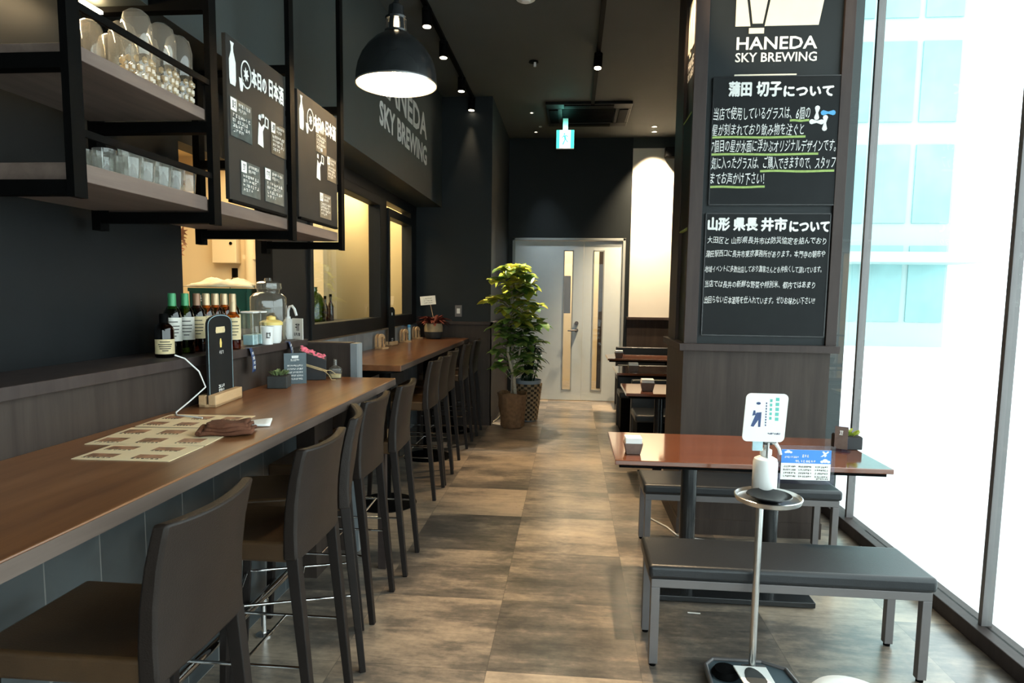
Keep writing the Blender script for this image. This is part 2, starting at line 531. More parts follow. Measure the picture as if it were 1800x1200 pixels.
def letters_(mb, s, rect, o, U, V, N, bold=0.0, depth=0.0015, shear=0.0, jitter=0.0, spacing=1.0, res=2):
    """write s into rect (u0, v0, u1, v1) of the plane o + uU + vV"""
    _tc.body = s; _tc.offset = bold; _tc.resolution_u = res; _tc.shear = shear; _tc.space_character = spacing
    bpy.context.view_layer.update()
    me = bpy.data.meshes.new_from_object(_to.evaluated_get(bpy.context.evaluated_depsgraph_get()))
    if not len(me.vertices):
        bpy.data.meshes.remove(me); return
    xs = [v.co.x for v in me.vertices]; ys = [v.co.y for v in me.vertices]
    x0, x1, y0, y1 = min(xs), max(xs), min(ys), max(ys)
    u0, v0, u1, v1 = rect
    o = Vector(o); U = Vector(U); V = Vector(V); N = Vector(N)
    ph = random.random() * 6
    vs = []
    for v in me.vertices:
        a = (v.co.x - x0) / (x1 - x0); b = (v.co.y - y0) / max(1e-6, y1 - y0)
        u = u0 + a * (u1 - u0); w = v0 + b * (v1 - v0)
        if jitter:
            w += jitter * math.sin(a * 23 + ph); u += jitter * 0.6 * math.sin(a * 31 + b * 4 + ph)
        vs.append(o + U * u + V * w + N * depth)
    mb.add(vs, [tuple(p.vertices) for p in me.polygons])
    bpy.data.meshes.remove(me)


def scribble(mb, rect, o, U, V, N, n=8, w=0.10, depth=0.0008):
    """a line of n small illegible character-like marks filling rect"""
    u0, v0, u1, v1 = rect
    o = Vector(o) + Vector(N) * depth
    cw = (u1 - u0) / n; h = v1 - v0; t_ = h * w
    for i in range(n):
        a = u0 + cw * (i + 0.08); b = u0 + cw * (i + 0.88)
        for k in range(random.randint(1, 3)):
            v = v0 + h * random.choice((0.12, 0.5, 0.85)); c = a + (b - a) * random.uniform(0, 0.3); d = b - (b - a) * random.uniform(0, 0.25)
            mb.prism([(c, v - t_ / 2), (d, v - t_ / 2), (d, v + t_ / 2), (c, v + t_ / 2)], o, U, V, N, 0.0003)
        for k in range(random.randint(1, 2)):
            u = a + (b - a) * random.uniform(0.1, 0.9); e = h * random.uniform(0, 0.35); tt = min(t_, cw * 0.25)
            mb.prism([(u - tt / 2, v0 + e), (u + tt / 2, v0 + e), (u + tt / 2, v1), (u - tt / 2, v1)], o, U, V, N, 0.0003)


X, Y, Z = Vector((1, 0, 0)), Vector((0, 1, 0)), Vector((0, 0, 1))

# ---------------------------------------------------------------- the room
CEIL = 3.5
FRONT = -1.2
XL, XR, YF = -1.69, 1.75, 8.9      # window wall, street front, far wall

struct('floor', MB().box(-3.7, FRONT, -0.1, XR, 11.2, 0), 'floor', 'weathered grey and brown tiled floor')
struct('ceiling', MB().box(XL - 0.1, FRONT, CEIL, XR + 0.1, YF + 0.1, CEIL + 0.1), 'ceiling', 'dark grey painted ceiling')
# far wall: dark above the double door, white field to its right
DX0, DX1, DZ = -0.81, 0.70, 2.20
o = struct('wall_far', MB().box(-0.9, YF, DZ, DX1 + 0.06, YF + 0.12, CEIL).box(-0.9, YF, 0, DX0, YF + 0.12, DZ)
           .box(DX1, YF, 0, DX1 + 0.06, YF + 0.12, DZ), 'navy', 'blue-black wall above the pale double door')
struct('white_field', MB().box(0.76, YF - 0.005, 1.155, XR, YF + 0.12, 3.36), 'white_wall', parent=o)
struct('dark_band', MB().box(0.76, YF, 3.36, XR, YF + 0.12, CEIL), 'wall', parent=o)
struct('wainscot', MB().box(0.745, YF - 0.01, 0, XR, YF + 0.12, 1.125), 'wain', parent=o)
struct('wainscot_cap', MB().box(0.735, YF - 0.035, 1.12, XR, YF + 0.12, 1.158), 'trimwood', parent=o, bevel=0.004)
# the projecting block at the end of the high table
o = struct('wall_left', MB().box(XL - 0.6, 7.05, 0, -0.87, YF, CEIL), 'navy', 'dark projecting wall block beside the big plant')
struct('wainscot', MB().box(XL, 7.035, 0, -0.86, 7.05, 1.10).box(-0.87, 7.035, 0, -0.86, YF, 1.10), 'wain', parent=o)
struct('wainscot_cap', MB().box(XL, 7.01, 1.10, -0.84, 7.05, 1.135).box(-0.87, 7.01, 1.10, -0.84, YF, 1.135), 'trimwood', parent=o, bevel=0.004)
struct('skirting', MB().box(XL, 7.03, 0, -0.855, 7.04, 0.09).box(-0.866, 7.03, 0, -0.855, YF, 0.09), 'wain', parent=o)
# beam that carries the sign
BX = -1.41
beam = struct('trim_1', MB().box(XL - 0.1, FRONT, 2.355, BX, 7.05, CEIL), 'wall', 'charcoal beam with white lettering over the kitchen windows', cat='beam')
mb = MB()
letters(mb, 'HANEDA', (4.74, 2.885, 6.30, 3.10), (BX, 0, 0), Y, Z, X, bold=0.014, fat=0.005)
letters(mb, 'SKY BREWING', (4.76, 2.645, 6.30, 2.815), (BX, 0, 0), Y, Z, X, bold=0.014, fat=0.005)
mb.build('lettering', 'sign', beam)
# window wall on the kitchen side
wl = struct('wall_window', MB().box(XL - 0.1, FRONT, 0, XL, 2.73, 2.40).box(XL - 0.1, 2.73, 0, XL, 3.6, 1.10)
            .box(XL - 0.1, 2.73, 2.06, XL, 3.6, 2.40).box(XL - 0.1, 3.6, 0, XL, 4.10, 2.40)
            .box(XL - 0.1, 4.10, 0, XL, 7.05, 1.09).box(XL - 0.1, 4.10, 2.26, XL, 7.05, 2.40)
            .box(XL - 0.1, 5.69, 1.09, XL, 5.91, 2.26).box(XL - 0.1, 6.82, 1.09, XL, 7.05, 2.26), 'frame', 'charcoal wall between the bar and the kitchen')
struct('tile_backsplash', MB().box(XL, 3.5, 0.0, XL + 0.012, 7.035, 1.10), 'marble', parent=wl)
struct('backsplash_edge', MB().box(XL, 3.5, 1.10, XL + 0.016, 7.035, 1.112), 'brushed', parent=wl)
for n, (y0, y1, z0, z1) in enumerate(((4.10, 5.69, 1.112, 2.26), (5.91, 6.82, 1.112, 2.20))):
    w = struct('window_%d' % (n + 1), MB().box(XL - 0.045, y0 + 0.045, z0 + 0.10, XL - 0.037, y1 - 0.045, z1 - 0.07), 'glass',
               ['wide kitchen window above the near half of the high table', 'narrow kitchen window behind the red-leaved plant'][n], cat='window')
    struct('window_frame', MB().box(XL - 0.08, y0, z0, XL + 0.02, y1, z0 + 0.105).box(XL - 0.08, y0, z1 - 0.075, XL + 0.02, y1, z1)
           .box(XL - 0.08, y0, z0 + 0.1, XL + 0.02, y0 + 0.05, z1 - 0.07).box(XL - 0.08, y1 - 0.05, z0 + 0.1, XL + 0.02, y1, z1 - 0.07),
           'frame', parent=w, bevel=0.004)
# kitchen behind
k = struct('wall_kitchen', MB().box(-3.7, 0.9, 0, -3.6, 5.6, 2.6).box(-3.6, 5.6, 0, -2.17, 5.7, 2.6).box(-3.6, 0.9, 0, XL - 0.1, 1.0, 2.6),
           'cream', 'warm cream kitchen walls seen through the serving opening')
struct('partition', MB().box(-2.27, 5.7, 0, -2.17, 7.05, 2.6).box(-2.17, 6.98, 0, XL - 0.1, 7.05, 2.6), 'beige', parent=k)
struct('kitchen_ceiling', MB().box(-3.7, 0.9, 2.6, XL - 0.1, 7.05, 2.65), 'cream', parent=k)
# lobby behind the double door
k = struct('wall_lobby', MB().box(-1.6, 11.1, 0, 2.0, 11.2, 2.6).box(-1.7, YF + 0.12, 0, -1.6, 11.2, 2.6).box(2.0, YF + 0.12, 0, 2.1, 11.2, 2.6)
           .box(-1.7, YF + 0.12, 2.6, 2.1, 11.2, 2.7), 'cream', 'warm lit lobby walls behind the glass slits of the door')
struct('lobby_pillar', MB().box(0.41, 10.2, 0, 0.62, 10.3, 2.6).box(-0.16, 10.6, 1.15, -0.02, 10.7, 1.75), 'wain', parent=k)
# street front on the right and the entrance behind the viewer
fac = struct('window_3', MB().box(XR, FRONT, 0.07, XR + 0.012, 4.62, CEIL), 'facadeglass', 'tall shopfront glass beside the column', cat='window')
mb = MB()
for y in (-1.17, 0.2, 1.5, 2.8, 4.16):
    mb.box(XR - 0.012, y - 0.012, 0.07, XR + 0.03, y + 0.012, CEIL)
mb.build('mullion', 'steel', fac)
struct('sill', MB().box(1.70, FRONT, 0.0, XR + 0.05, 4.62, 0.07), 'trimwood', parent=fac, bevel=0.004)
struct('wall_right', MB().box(XR, 4.62, 0, XR + 0.1, YF, CEIL), 'wall', 'dark right wall behind the column')
ent = struct('window_4', MB().box(-0.85, FRONT - 0.012, 0.0, XR, FRONT, 2.35), 'facadeglass', 'glass entrance front', cat='window')
mb = MB()
for x in (-0.85, 0.45, XR - 0.02):
    mb.box(x - 0.02, FRONT - 0.03, 0, x + 0.02, FRONT + 0.01, 2.35)
mb.build('mullion', 'steel', ent)
struct('wall_back', MB().box(XL - 0.1, FRONT - 0.1, 0, -0.87, FRONT, CEIL).box(-0.87, FRONT - 0.1, 2.36, XR, FRONT, CEIL), 'wall', 'unseen dark back wall, closed in to cut daylight around the entrance glass')  # unseen wall, made solid above and at the left to cut daylight from behind
# outside
M['pavement'] = mat('pale_concrete_paving', (0.78, 0.79, 0.78), 0.8, noise=0.06, nscale=1.2)
M['teal'] = mat('teal_glass_building', (0.22, 0.40, 0.41), 0.3, noise=0.2, nscale=0.6)
M['palebuild'] = mat('pale_building_panel', (0.36, 0.48, 0.48), 0.6, noise=0.05, nscale=0.4)
struct('ground', MB().box(-14, -30, -0.14, 60, FRONT - 0.03, -0.04).box(XR + 0.06, FRONT - 0.03, -0.14, 60, 60, -0.04), 'pavement', 'pale paving outside the shopfront', cat='ground')
ob = bpy.data.objects.new('street_building', None); COL.objects.link(ob)
tag(ob, 'teal glazed building across the street seen through the shopfront', 'building', loc=(13, 22, -0.04))
MB().box(-5.2, 0, 0, -1.2, 9, 16).build('facade', 'palebuild', ob)
mb = MB()
for i in range(3):
    for j in range(5):
        mb.box(-5.0 + i * 1.3, -0.05, 0.8 + j * 3.1, -3.9 + i * 1.3, 0.02, 3.2 + j * 3.1)
mb.build('glazing', 'teal', ob)
MB().box(-5.4, -1.6, 2.6, -1.0, 0, 2.9).build('canopy', 'palebuild', ob)

# ---------------------------------------------------------------- double door
door = struct('door_1', MB().box(DX0, YF + 0.0, 0, DX0 + 0.035, YF + 0.11, DZ).box(DX1 - 0.035, YF, 0, DX1, YF + 0.11, DZ)
              .box(DX0, YF, DZ - 0.035, DX1, YF + 0.11, DZ), 'doorframe', 'pale blue-grey double door with two narrow glass slits', cat='door', bevel=0.003)
def leaf(x0, x1, sx0, sx1):
    y0, y1 = YF + 0.02, YF + 0.065
    mb = MB().box(x0, y0, 0.008, sx0, y1, DZ - 0.04).box(sx1, y0, 0.008, x1, y1, DZ - 0.04)
    mb.box(sx0, y0, 0.008, sx1, y1, 0.15).box(sx0, y0, 2.03, sx1, y1, DZ - 0.04)
    l = mb.build('door_leaf', 'door', door)
    MB().box(sx0, y0 + 0.02, 0.15, sx1, y0 + 0.026, 2.03).build('glass_slit', 'glass', l)
    b = MB()
    for a in (sx0, sx1): b.box(a - 0.008, y0 - 0.004, 0.142, a + 0.008, y0 + 0.002, 2.038)
    for a in (0.15, 2.03): b.box(sx0, y0 - 0.004, a - 0.008, sx1, y0 + 0.002, a + 0.008)
    b.build('slit_bead', 'doorframe', l)
    return l
l1 = leaf(DX0 + 0.037, 0.1505, -0.112, 0.008)
leaf(0.152, DX1 - 0.037, 0.286, 0.420)
hb = MB().cyl((0.072, YF + 0.02, 0.965), (0.072, YF - 0.03, 0.965), 0.026, 16).tube([(0.072, YF - 0.025, 0.965), (0.05, YF - 0.045, 0.965), (-0.045, YF - 0.045, 0.962)], 0.010, 10)
hb.build('lever_handle', 'steel', l1, smooth=40)
MB().cyl((0.072, YF + 0.02, 1.062), (0.072, YF - 0.012, 1.062), 0.027, 18).cyl((0.072, YF - 0.012, 1.062), (0.072, YF - 0.02, 1.062), 0.010, 10).build('door_lock', 'steel', l1, smooth=40)

# ---------------------------------------------------------------- column with the signs
CX0, CX1, CY0, CY1 = 0.665, 1.530, 3.93, 4.57
col = struct('column', MB().box(CX0 + 0.02, CY0 + 0.02, 1.14, CX1 - 0.02, CY1 - 0.02, CEIL), 'navy', 'square column with blackboards, panelled below and dark navy above', cat='column')
struct('panelled_base', MB().box(CX0, CY0, 0.09, CX1 - 0.03, CY1, 1.12), 'wain', parent=col)
struct('base_skirting', MB().box(CX0 - 0.006, CY0 - 0.006, 0.0, CX1 - 0.024, CY1, 0.095), 'wain', parent=col)
struct('ledge', MB().box(CX0 - 0.03, CY0 - 0.035, 1.113, CX1 + 0.01, CY1 + 0.02, 1.155), 'trimwood', parent=col, bevel=0.003)
for a, b, c, d in ((CX0, CY0, CX0 + 0.075, CY0 + 0.035), (CX1 - 0.06, CY0, CX1, CY0 + 0.035), (CX0, CY1 - 0.30, CX0 + 0.03, CY1), (CX1 - 0.05, CY1 - 0.06, CX1, CY1)):
    struct('corner_trim', MB().box(a, b, 1.15, c, d, CEIL), 'trimwood', parent=col, bevel=0.002)
PF = CY0 + 0.02   # face of the navy panel
def column_sign(parent, o, U, N, Z=Z):
    """cut-off square with a glass in it, and the two lines of lettering; u runs along U"""
    mb = MB()
    g = 0.0022
    # panel left of the glass, panel right of the glass
    mb.prism([(0.0, 0.0), (0.082, 0.0), (0.028, 0.335), (0.0, 0.335)], o, U, Z, N, 0.004)
    mb.prism([(0.160, 0.0), (0.452, 0.0), (0.510, 0.335), (0.222, 0.335)], o, U, Z, N, 0.004)
    mb.prism([(0.094, 0.014), (0.150, 0.014), (0.205, 0.335), (0.045, 0.335)], o, U, Z, N, 0.004)
    mb.prism([(0.075, -0.040), (0.158, -0.040), (0.158, -0.010), (0.075, -0.010)], o, U, Z, N, 0.004)
    mb.build('logo_panel', 'creamsign', parent)
    mb = MB()
    letters(mb, 'HANEDA', (0.012, -0.125, 0.450, -0.058), o, U, Z, N, bold=0.008, fat=0.0013)
    letters(mb, 'SKY BREWING', (0.008, -0.193, 0.452, -0.143), o, U, Z, N, bold=0.006, fat=0.0009)
    mb.build('sign_lettering', 'sign', parent)
column_sign(col, Vector((0.885, PF - 0.001, 2.945)), X, -Y)
column_sign(col, Vector((CX0 + 0.019, 4.265, 2.90)), -Y * 0.66, -X, Z * 0.85)

# ---------------------------------------------------------------- blackboards on the column


def chalkboard(name, label, x0, x1, z0, z1, heading, hrect, rows, under, board='board'):
    t = thing(name, label, 'chalkboard', ((x0 + x1) / 2, PF, z0))
    w = (x1 - x0) / 2; h = z1 - z0
    MB().box(-w, -0.016, 0, w, 0, h).build('panel', board, t, bevel=0.002)
    e = MB()
    for a in (-w, w): e.box(a - 0.003, -0.0185, 0, a + 0.003, 0, h)
    for a in (0, h): e.box(-w, -0.0185, a - 0.003, w, 0, a + 0.003)
    e.build('edge_strip', 'blackgloss', t)
    o = Vector((0, -0.0165, 0))
    cx = (x0 + x1) / 2
    mb = MB()
    for s, (a, b, c, d) in zip(heading, hrect):
        letters(mb, s, (a - cx, b - z0, c - cx, d - z0), o, X, Z, -Y, bold=0.004, fat=0.0032)
    mb.build('chalk_heading', 'chalk', t)
    mb = MB()
    for s, (a, b, c, d) in rows:
        letters(mb, s, (a - cx, b - z0, c - cx, d - z0), o, X, Z, -Y, bold=0.0, shear=0.12, jitter=0.003)
    mb.build('chalk_writing', 'chalk', t)
    if under:
        mb = MB()
        for a, b, c in under:
            n = 8
            for i in range(n):
                p = a + (b - a) * i / n; q = a + (b - a) * (i + 1) / n
                mb.prism([(p - cx, c - z0 - 0.006 + 0.002 * math.sin(i)), (q - cx, c - z0 - 0.006 + 0.002 * math.sin(i + 1)),
                          (q - cx, c - z0 + 0.006 + 0.002 * math.sin(i + 1)), (p - cx, c - z0 + 0.006 + 0.002 * math.sin(i))], o, X, Z, -Y, 0.001)
        mb.build('chalk_underline', 'greenchalk', t)
    return t


cb = chalkboard('chalkboard', 'upper black chalkboard on the column with green underlined handwriting', 0.777, 1.474, 1.958, 2.668,
                ['蒲田', '切子', 'について'], [(0.862, 2.562, 0.985, 2.640), (1.015, 2.560, 1.150, 2.638), (1.165, 2.558, 1.432, 2.612)],
                [('当店で使用しているグラスは、6個の', (0.782, 2.432, 1.315, 2.502)),
                 ('星が刻まれており飲み物を注ぐと', (0.776, 2.345, 1.285, 2.410)),
                 ('7個目の星が水面に浮かぶオリジナルデザインです。', (0.778, 2.252, 1.464, 2.322)),
                 ('気に入ったグラスは、ご購入できますので、スタッフ', (0.780, 2.158, 1.466, 2.228)),
                 ('までお声かけ下さい！', (0.778, 2.072, 1.080, 2.140))],
                [(1.205, 1.310, 2.425), (0.778, 1.295, 2.335), (0.778, 1.370, 2.240), (1.055, 1.462, 2.146), (0.776, 1.085, 2.058)])
def bone(mb, p, q, r, o):
    p = Vector(p); q = Vector(q); d = (q - p); L = d.length; d.normalize(); n = Vector((-d.y, d.x))
    pts = []
    for sgn in (1, -1):
        seq = [(-0.5 * r + L * t, w) for t, w in ((0.0, 0.0),)]
    prof = [(-r, 0), (-0.7 * r, 0.72 * r), (0.0, r), (0.6 * r, 0.8 * r), (L * 0.5, 0.42 * r), (L - 0.6 * r, 0.8 * r), (L, r), (L + 0.7 * r, 0.72 * r), (L + r, 0)]
    up = [p + d * a + n * b for a, b in prof]; dn = [p + d * a - n * b for a, b in reversed(prof[1:-1])]
    mb.prism([(v.x, v.y) for v in dn[::-1][::-1] + up][::1], o, X, Z, -Y, 0.001)
_o = Vector((0, -0.0165, 0)); _c = (0.777 + 1.474) / 2
mb = MB()
for a, b in (((1.352, 2.492), (1.350, 2.440)), ((1.325, 2.418), (1.378, 2.416)), ((1.398, 2.440), (1.396, 2.380))):
    bone(mb, (a[0] - _c, a[1] - 1.958), (b[0] - _c, b[1] - 1.958), 0.014, _o)
mb.build('sticker_emblem', 'chalk', cb)
mb = MB(); bone(mb, (1.385 - _c, 2.466 - 1.958), (1.438 - _c, 2.466 - 1.958), 0.014, _o); mb.build('sticker_emblem', 'skyblue', cb)
# thin spot-lit strip over the upper board
chalkboard('chalkboard', 'lower black chalkboard on the column with white handwriting only', 0.765, 1.458, 1.206, 1.908,
           ['山形', '県長', '井市', 'について'], [(0.778, 1.812, 0.898, 1.884), (0.922, 1.812, 1.055, 1.882), (1.078, 1.810, 1.218, 1.884), (1.236, 1.808, 1.452, 1.864)],
           [('大田区と 山形県長井市は防災協定を結んでおり', (0.776, 1.736, 1.440, 1.776)),
            ('蒲田駅西口に長井市東京事務所があります。本門寺の朝市や', (0.772, 1.660, 1.440, 1.700)),
            ('地域イベントに多数出店しており農家さんとも仲良くして頂いています。', (0.770, 1.573, 1.426, 1.611)),
            ('当店では長井の新鮮な野菜や特別米、都内ではあまり', (0.772, 1.484, 1.392, 1.524)),
            ('出回らない日本酒等を仕入れています。ぜひお味わい下さい!!', (0.772, 1.392, 1.396, 1.434))], None)
t = thing('chalkboard', 'narrow chalkboard on the aisle side of the column', 'chalkboard', (CX0 + 0.02, 4.115, 1.83))
MB().box(-0.016, -0.14, 0, 0, 0.14, 0.66).build('panel', 'board', t, bevel=0.002)
mb = MB()
for a in (0, 0.66): mb.box(-0.019, -0.14, a - 0.004, 0, 0.14, a + 0.004)
mb.build('edge_strip', 'greenchalk', t)
tag(MB().box(-0.24, -0.012, 0, 0.10, 0, 0.008).build('pale_strip', 'creamsign'), 'thin pale strip above the upper chalkboard', 'strip', loc=(1.13, PF, 2.674))

# ---------------------------------------------------------------- bar stools


def make_stool(label, group):
    t = thing('bar_stool', label, 'bar stool', (0, 0, 0), 0, group)
    W = 0.172
    # backrest: follows a gentle S in side view and bows outward in plan
    zs = [0.635, 0.66, 0.72, 0.80, 0.88, 0.94, 0.972]
    def xc(z):
        f = (z - 0.635) / 0.337
        return -0.004 - 0.012 * math.sin(f * PI * 0.55) + 0.050 * f * f
    nu = 10
    def ring(z, k):
        th = 0.022 - 0.006 * (z - 0.635) / 0.337
        pts = []
        for i in range(nu + 1):
            u = -1 + 2 * i / nu
            pts.append((xc(z) + 0.024 * (1 - u * u) * min(1, (z - 0.60) / 0.2) + th, u * W, z - (0.006 * (1 - u * u) if z > 0.93 else 0)))
        for i in range(nu, -1, -1):
            u = -1 + 2 * i / nu
            pts.append((xc(z) + 0.024 * (1 - u * u) * min(1, (z - 0.60) / 0.2) - th, u * W, z - (0.006 * (1 - u * u) if z > 0.93 else 0)))
        return pts
    vs = []; fs = []
    n = 2 * (nu + 1)
    for z in zs: vs += ring(z, 0)
    for j in range(len(zs) - 1):
        for k in range(n):
            k2 = (k + 1) % n
            fs.append((j * n + k, j * n + k2, (j + 1) * n + k2, (j + 1) * n + k))
    for j, rev in ((0, True), (len(zs) - 1, False)):
        for i in range(nu):
            q = (j * n + i, j * n + i + 1, j * n + n - 2 - i, j * n + n - 1 - i)
            fs.append(tuple(reversed(q)) if rev else q)
    MB().add(vs, fs).build('backrest', 'leather', t, smooth=50, bevel=0.007, seg=2)
    # seat pad with a shallow dip
    ns = 8
    def top(u, v):
        x = -0.395 + 0.385 * u; y = (-1 + 2 * v) * (W - 0.006)
        return (x, y, 0.690 - 0.010 * math.sin(PI * u) * math.sin(PI * v))
    vs = []; fs = []
    for v in range(ns + 1):
        for u in range(ns + 1): vs.append(top(u / ns, v / ns))
    m = len(vs)
    for v in range(ns + 1):
        for u in range(ns + 1):
            p = top(u / ns, v / ns); vs.append((p[0], p[1], 0.628))
    w = ns + 1
    for v in range(ns):
        for u in range(ns):
            a = v * w + u
            fs.append((a, a + 1, a + w + 1, a + w)); fs.append((m + a, m + a + w, m + a + w + 1, m + a + 1))
    for i in range(ns):
        fs.append((i, m + i, m + i + 1, i + 1)); a = ns * w + i; fs.append((a, a + 1, m + a + 1, m + a))
        a = i * w; fs.append((a, a + w, m + a + w, m + a)); a = i * w + ns; fs.append((a, m + a, m + a + w, a + w))
    MB().add(vs, fs).build('seat', 'seatleather', t, smooth=50, bevel=0.010, seg=3)
    for s in (-1, 1):
        MB().bar((0.058, s * 0.157, 0.0), (0.0, s * 0.153, 0.645), 0.024, 0.026, 0.036, 0.036).build('leg', 'legleather', t, bevel=0.003)
        MB().bar((-0.405, s * 0.157, 0.0), (-0.372, s * 0.150, 0.632), 0.024, 0.026, 0.036, 0.036).build('leg', 'legleather', t, bevel=0.003)
        MB().cyl((-0.388, s * 0.155, 0.30), (0.030, s * 0.155, 0.30), 0.0055, 8).build('side_rail', 'chrome', t, smooth=60)
    MB().cyl((-0.388, -0.155, 0.30), (-0.388, 0.155, 0.30), 0.0055, 8).build('footrest_rail', 'chrome', t, smooth=60)
    MB().cyl((-0.17, -0.155, 0.30), (-0.17, 0.155, 0.30), 0.0045, 8).build('cross_rail', 'chrome', t, smooth=60)
    return t


GC, GT = 'bar stools along the walnut counter', 'bar stools along the high table'
st = make_stool('leather bar stool in front of the menu sheets, cut by the frame edge', GC)
st.location = (-0.815, 1.33, 0)
stools = [((-0.800, 1.955), 0.0, 'second bar stool along the counter, whole seat in view', GC),
          ((-0.862, 2.420), 0.33, 'bar stool at the counter turned askew so its back shows edge-on', GC),
          ((-0.885, 2.800), 0.0, 'bar stool at the counter right behind the askew one', GC),
          ((-0.872, 3.285), 0.04, 'last bar stool of the counter, beyond its free end', GC),
          ((-0.975, 4.510), 0.0, 'first bar stool at the high table, next to its near end', GT),
          ((-0.975, 4.880), 0.0, 'second bar stool of the high table, tight between two others', GT),
          ((-0.998, 5.325), 0.0, 'third bar stool of the high table, in the middle', GT),
          ((-0.998, 6.065), 0.0, 'fourth bar stool of the high table, second from the wainscot', GT),
          ((-0.985, 6.610), 0.0, 'fifth bar stool of the high table, closest to the wainscot', GT)]
for (x, y), rz, lab, g in stools:
    dup(st, (x, y, 0), rz, lab, g)

# ---------------------------------------------------------------- bar counter
ct = thing('bar_counter', 'long bar counter with walnut top and dark slate tile front', 'counter', (-1.16, 1.9, 0))
def rel(mb_fn, c): return mb_fn
cx, cy = -1.16, 1.9
mb = MB(); mb.box(-1.440 - cx, 0.5 - cy, 0.948, -0.905 - cx, 3.315 - cy, 0.985)
mb.build('worktop', 'counter', ct, bevel=0.003)
MB().box(-0.9052 - cx, 0.5 - cy, 0.948, -0.9035 - cx, 3.313 - cy, 0.981).build('front_edge', 'counterface', ct)
MB().box(-1.440 - cx, 0.5 - cy, 0, -1.330 - cx, 3.05 - cy, 0.946).build('tiled_front', 'tile', ct)
MB().box(-1.440 - cx, 3.055 - cy, 0, -1.24 - cx, 3.30 - cy, 0.946).build('end_panel', 'wain', ct)
MB().box(-0.97 - cx, 3.20 - cy, 0, -0.93 - cx, 3.24 - cy, 0.946).build('leg', 'trimwood', ct)
# raised bottle shelf behind the counter
sh = thing('bottle_shelf', 'raised brown bottle shelf along the back of the counter', 'shelf', (-1.55, 1.9, 0))
MB().box(-1.455 + 1.55, 0.5 - cy, 0.0, -1.442 + 1.55, 3.41 - cy, 1.138).build('back_panel', 'wain', sh)
MB().box(-1.685 + 1.55, 0.5 - cy, 1.138, -1.415 + 1.55, 3.415 - cy, 1.174).build('shelf_board', 'trimwood', sh, bevel=0.002)
for y in (0.9, 2.1, 3.3): MB().box(-1.68 + 1.55, y - cy - 0.02, 0, -1.47 + 1.55, y - cy + 0.02, 1.138).build('support', 'wain', sh)
dv = thing('bar_end_wall', 'low brown end wall of the bar with grey marble tile cap', 'end wall', (-1.30, 3.46, 0))
MB().box(-0.138, -0.04, 0, 0.118, 0.04, 1.146).build('wood_panel', 'wain', dv)
MB().box(-0.138, -0.045, 1.146, 0.118, 0.045, 1.156).build('top_strip', 'trimwood', dv)
MB().box(0.120, -0.045, 0, 0.156, 0.045, 1.152).build('tiled_end', 'marble', dv)
# chrome foot rail
fr = thing('foot_rail', 'chrome foot rail on short posts along the foot of the counter', 'foot rail', (-1.245, 1.9, 0))
MB().cyl((0, -1.2, 0.17), (0, 0.95, 0.17), 0.019, 16).build('rail', 'chrome', fr, smooth=40)
for y in (0.95, 1.72, 2.50):
    mb = MB().lathe([(0.034, 0), (0.034, 0.006), (0.011, 0.012), (0.010, 0.13), (0.020, 0.14), (0.021, 0.156), (0.012, 0.165)], 16, (0, y - cy, 0))
    mb.build('post', 'chrome', fr, smooth=40)

# ---------------------------------------------------------------- high table
ht = thing('high_table', 'long walnut high table under the kitchen windows', 'high table', (-1.385, 5.6, 0))
MB().box(-0.285, -1.44, 0.918, 0.285, 1.405, 0.958).build('table_top', 'hightable', ht, bevel=0.003)
MB().box(0.2845, -1.435, 0.920, 0.287, 1.40, 0.953).build('front_edge', 'counterface', ht)
for y in (4.257, 5.572, 6.70):
    p = MB().lathe([(0.21, 0), (0.21, 0.008), (0.19, 0.016), (0.05, 0.022), (0.038, 0.03), (0.038, 0.90), (0.12, 0.905), (0.12, 0.918)], 28, (0.15, y - 5.6, 0))
    p.build('pedestal', 'black', ht, smooth=40)
MB().box(-0.26, -1.40, 0.86, 0.05, 1.38, 0.918).build('under_frame', 'black', ht)

# ---------------------------------------------------------------- dining table and benches at the column
dt = thing('dining_table', 'glossy red-brown table in front of the column', 'table', (0.785, 3.13, 0))
mb = MB(); mb.box(-0.580, -0.295, 0.690, 0.585, 0.305, 0.712); mb.build('table_top', 'mahog', dt, bevel=0.003)
mb = MB(); mb.box(-0.560, -0.275, 0.674, 0.565, 0.285, 0.690); mb.build('edge_band', 'black', dt)
for x in (-0.205, 0.180):
    MB().cyl((x, 0.01, 0.03), (x, 0.01, 0.674), 0.037, 24).build('leg', 'blackgloss', dt, smooth=40)
mb = MB(); mb.box(-0.37, -0.125, 0.004, 0.365, 0.125, 0.030); mb.build('base_plate', 'blackgloss', dt, bevel=0.003)


def make_bench(label, group):
    t = thing('bench', label, 'bench', (0, 0, 0), 0, group)
    L, D, H = 1.045, 0.315, 0.352
    mb = MB().box(0, 0, H + 0.002, L, D, H + 0.058)
    mb.build('cushion', 'vinyl', t, bevel=0.016, seg=4, smooth=50)
    fr = MB().box(0.012, 0.012, H - 0.033, L - 0.012, 0.045, H).box(0.012, D - 0.045, H - 0.033, L - 0.012, D - 0.012, H)
    fr.box(0.012, 0.045, H - 0.033, 0.045, D - 0.045, H).box(L - 0.045, 0.045, H - 0.033, L - 0.012, D - 0.045, H)
    fr.build('seat_frame', 'steel', t, bevel=0.002)
    for x in (0.012, L - 0.045):
        for y in (0.012, D - 0.045):
            l = MB().box(x, y, 0.012, x + 0.033, y + 0.033, H - 0.033).build('leg', 'steel', t, bevel=0.002)
            MB().cyl((x + 0.0165, y + 0.0165, 0), (x + 0.0165, y + 0.0165, 0.012), 0.013, 12).build('foot_glide', 'black', l)
    return t


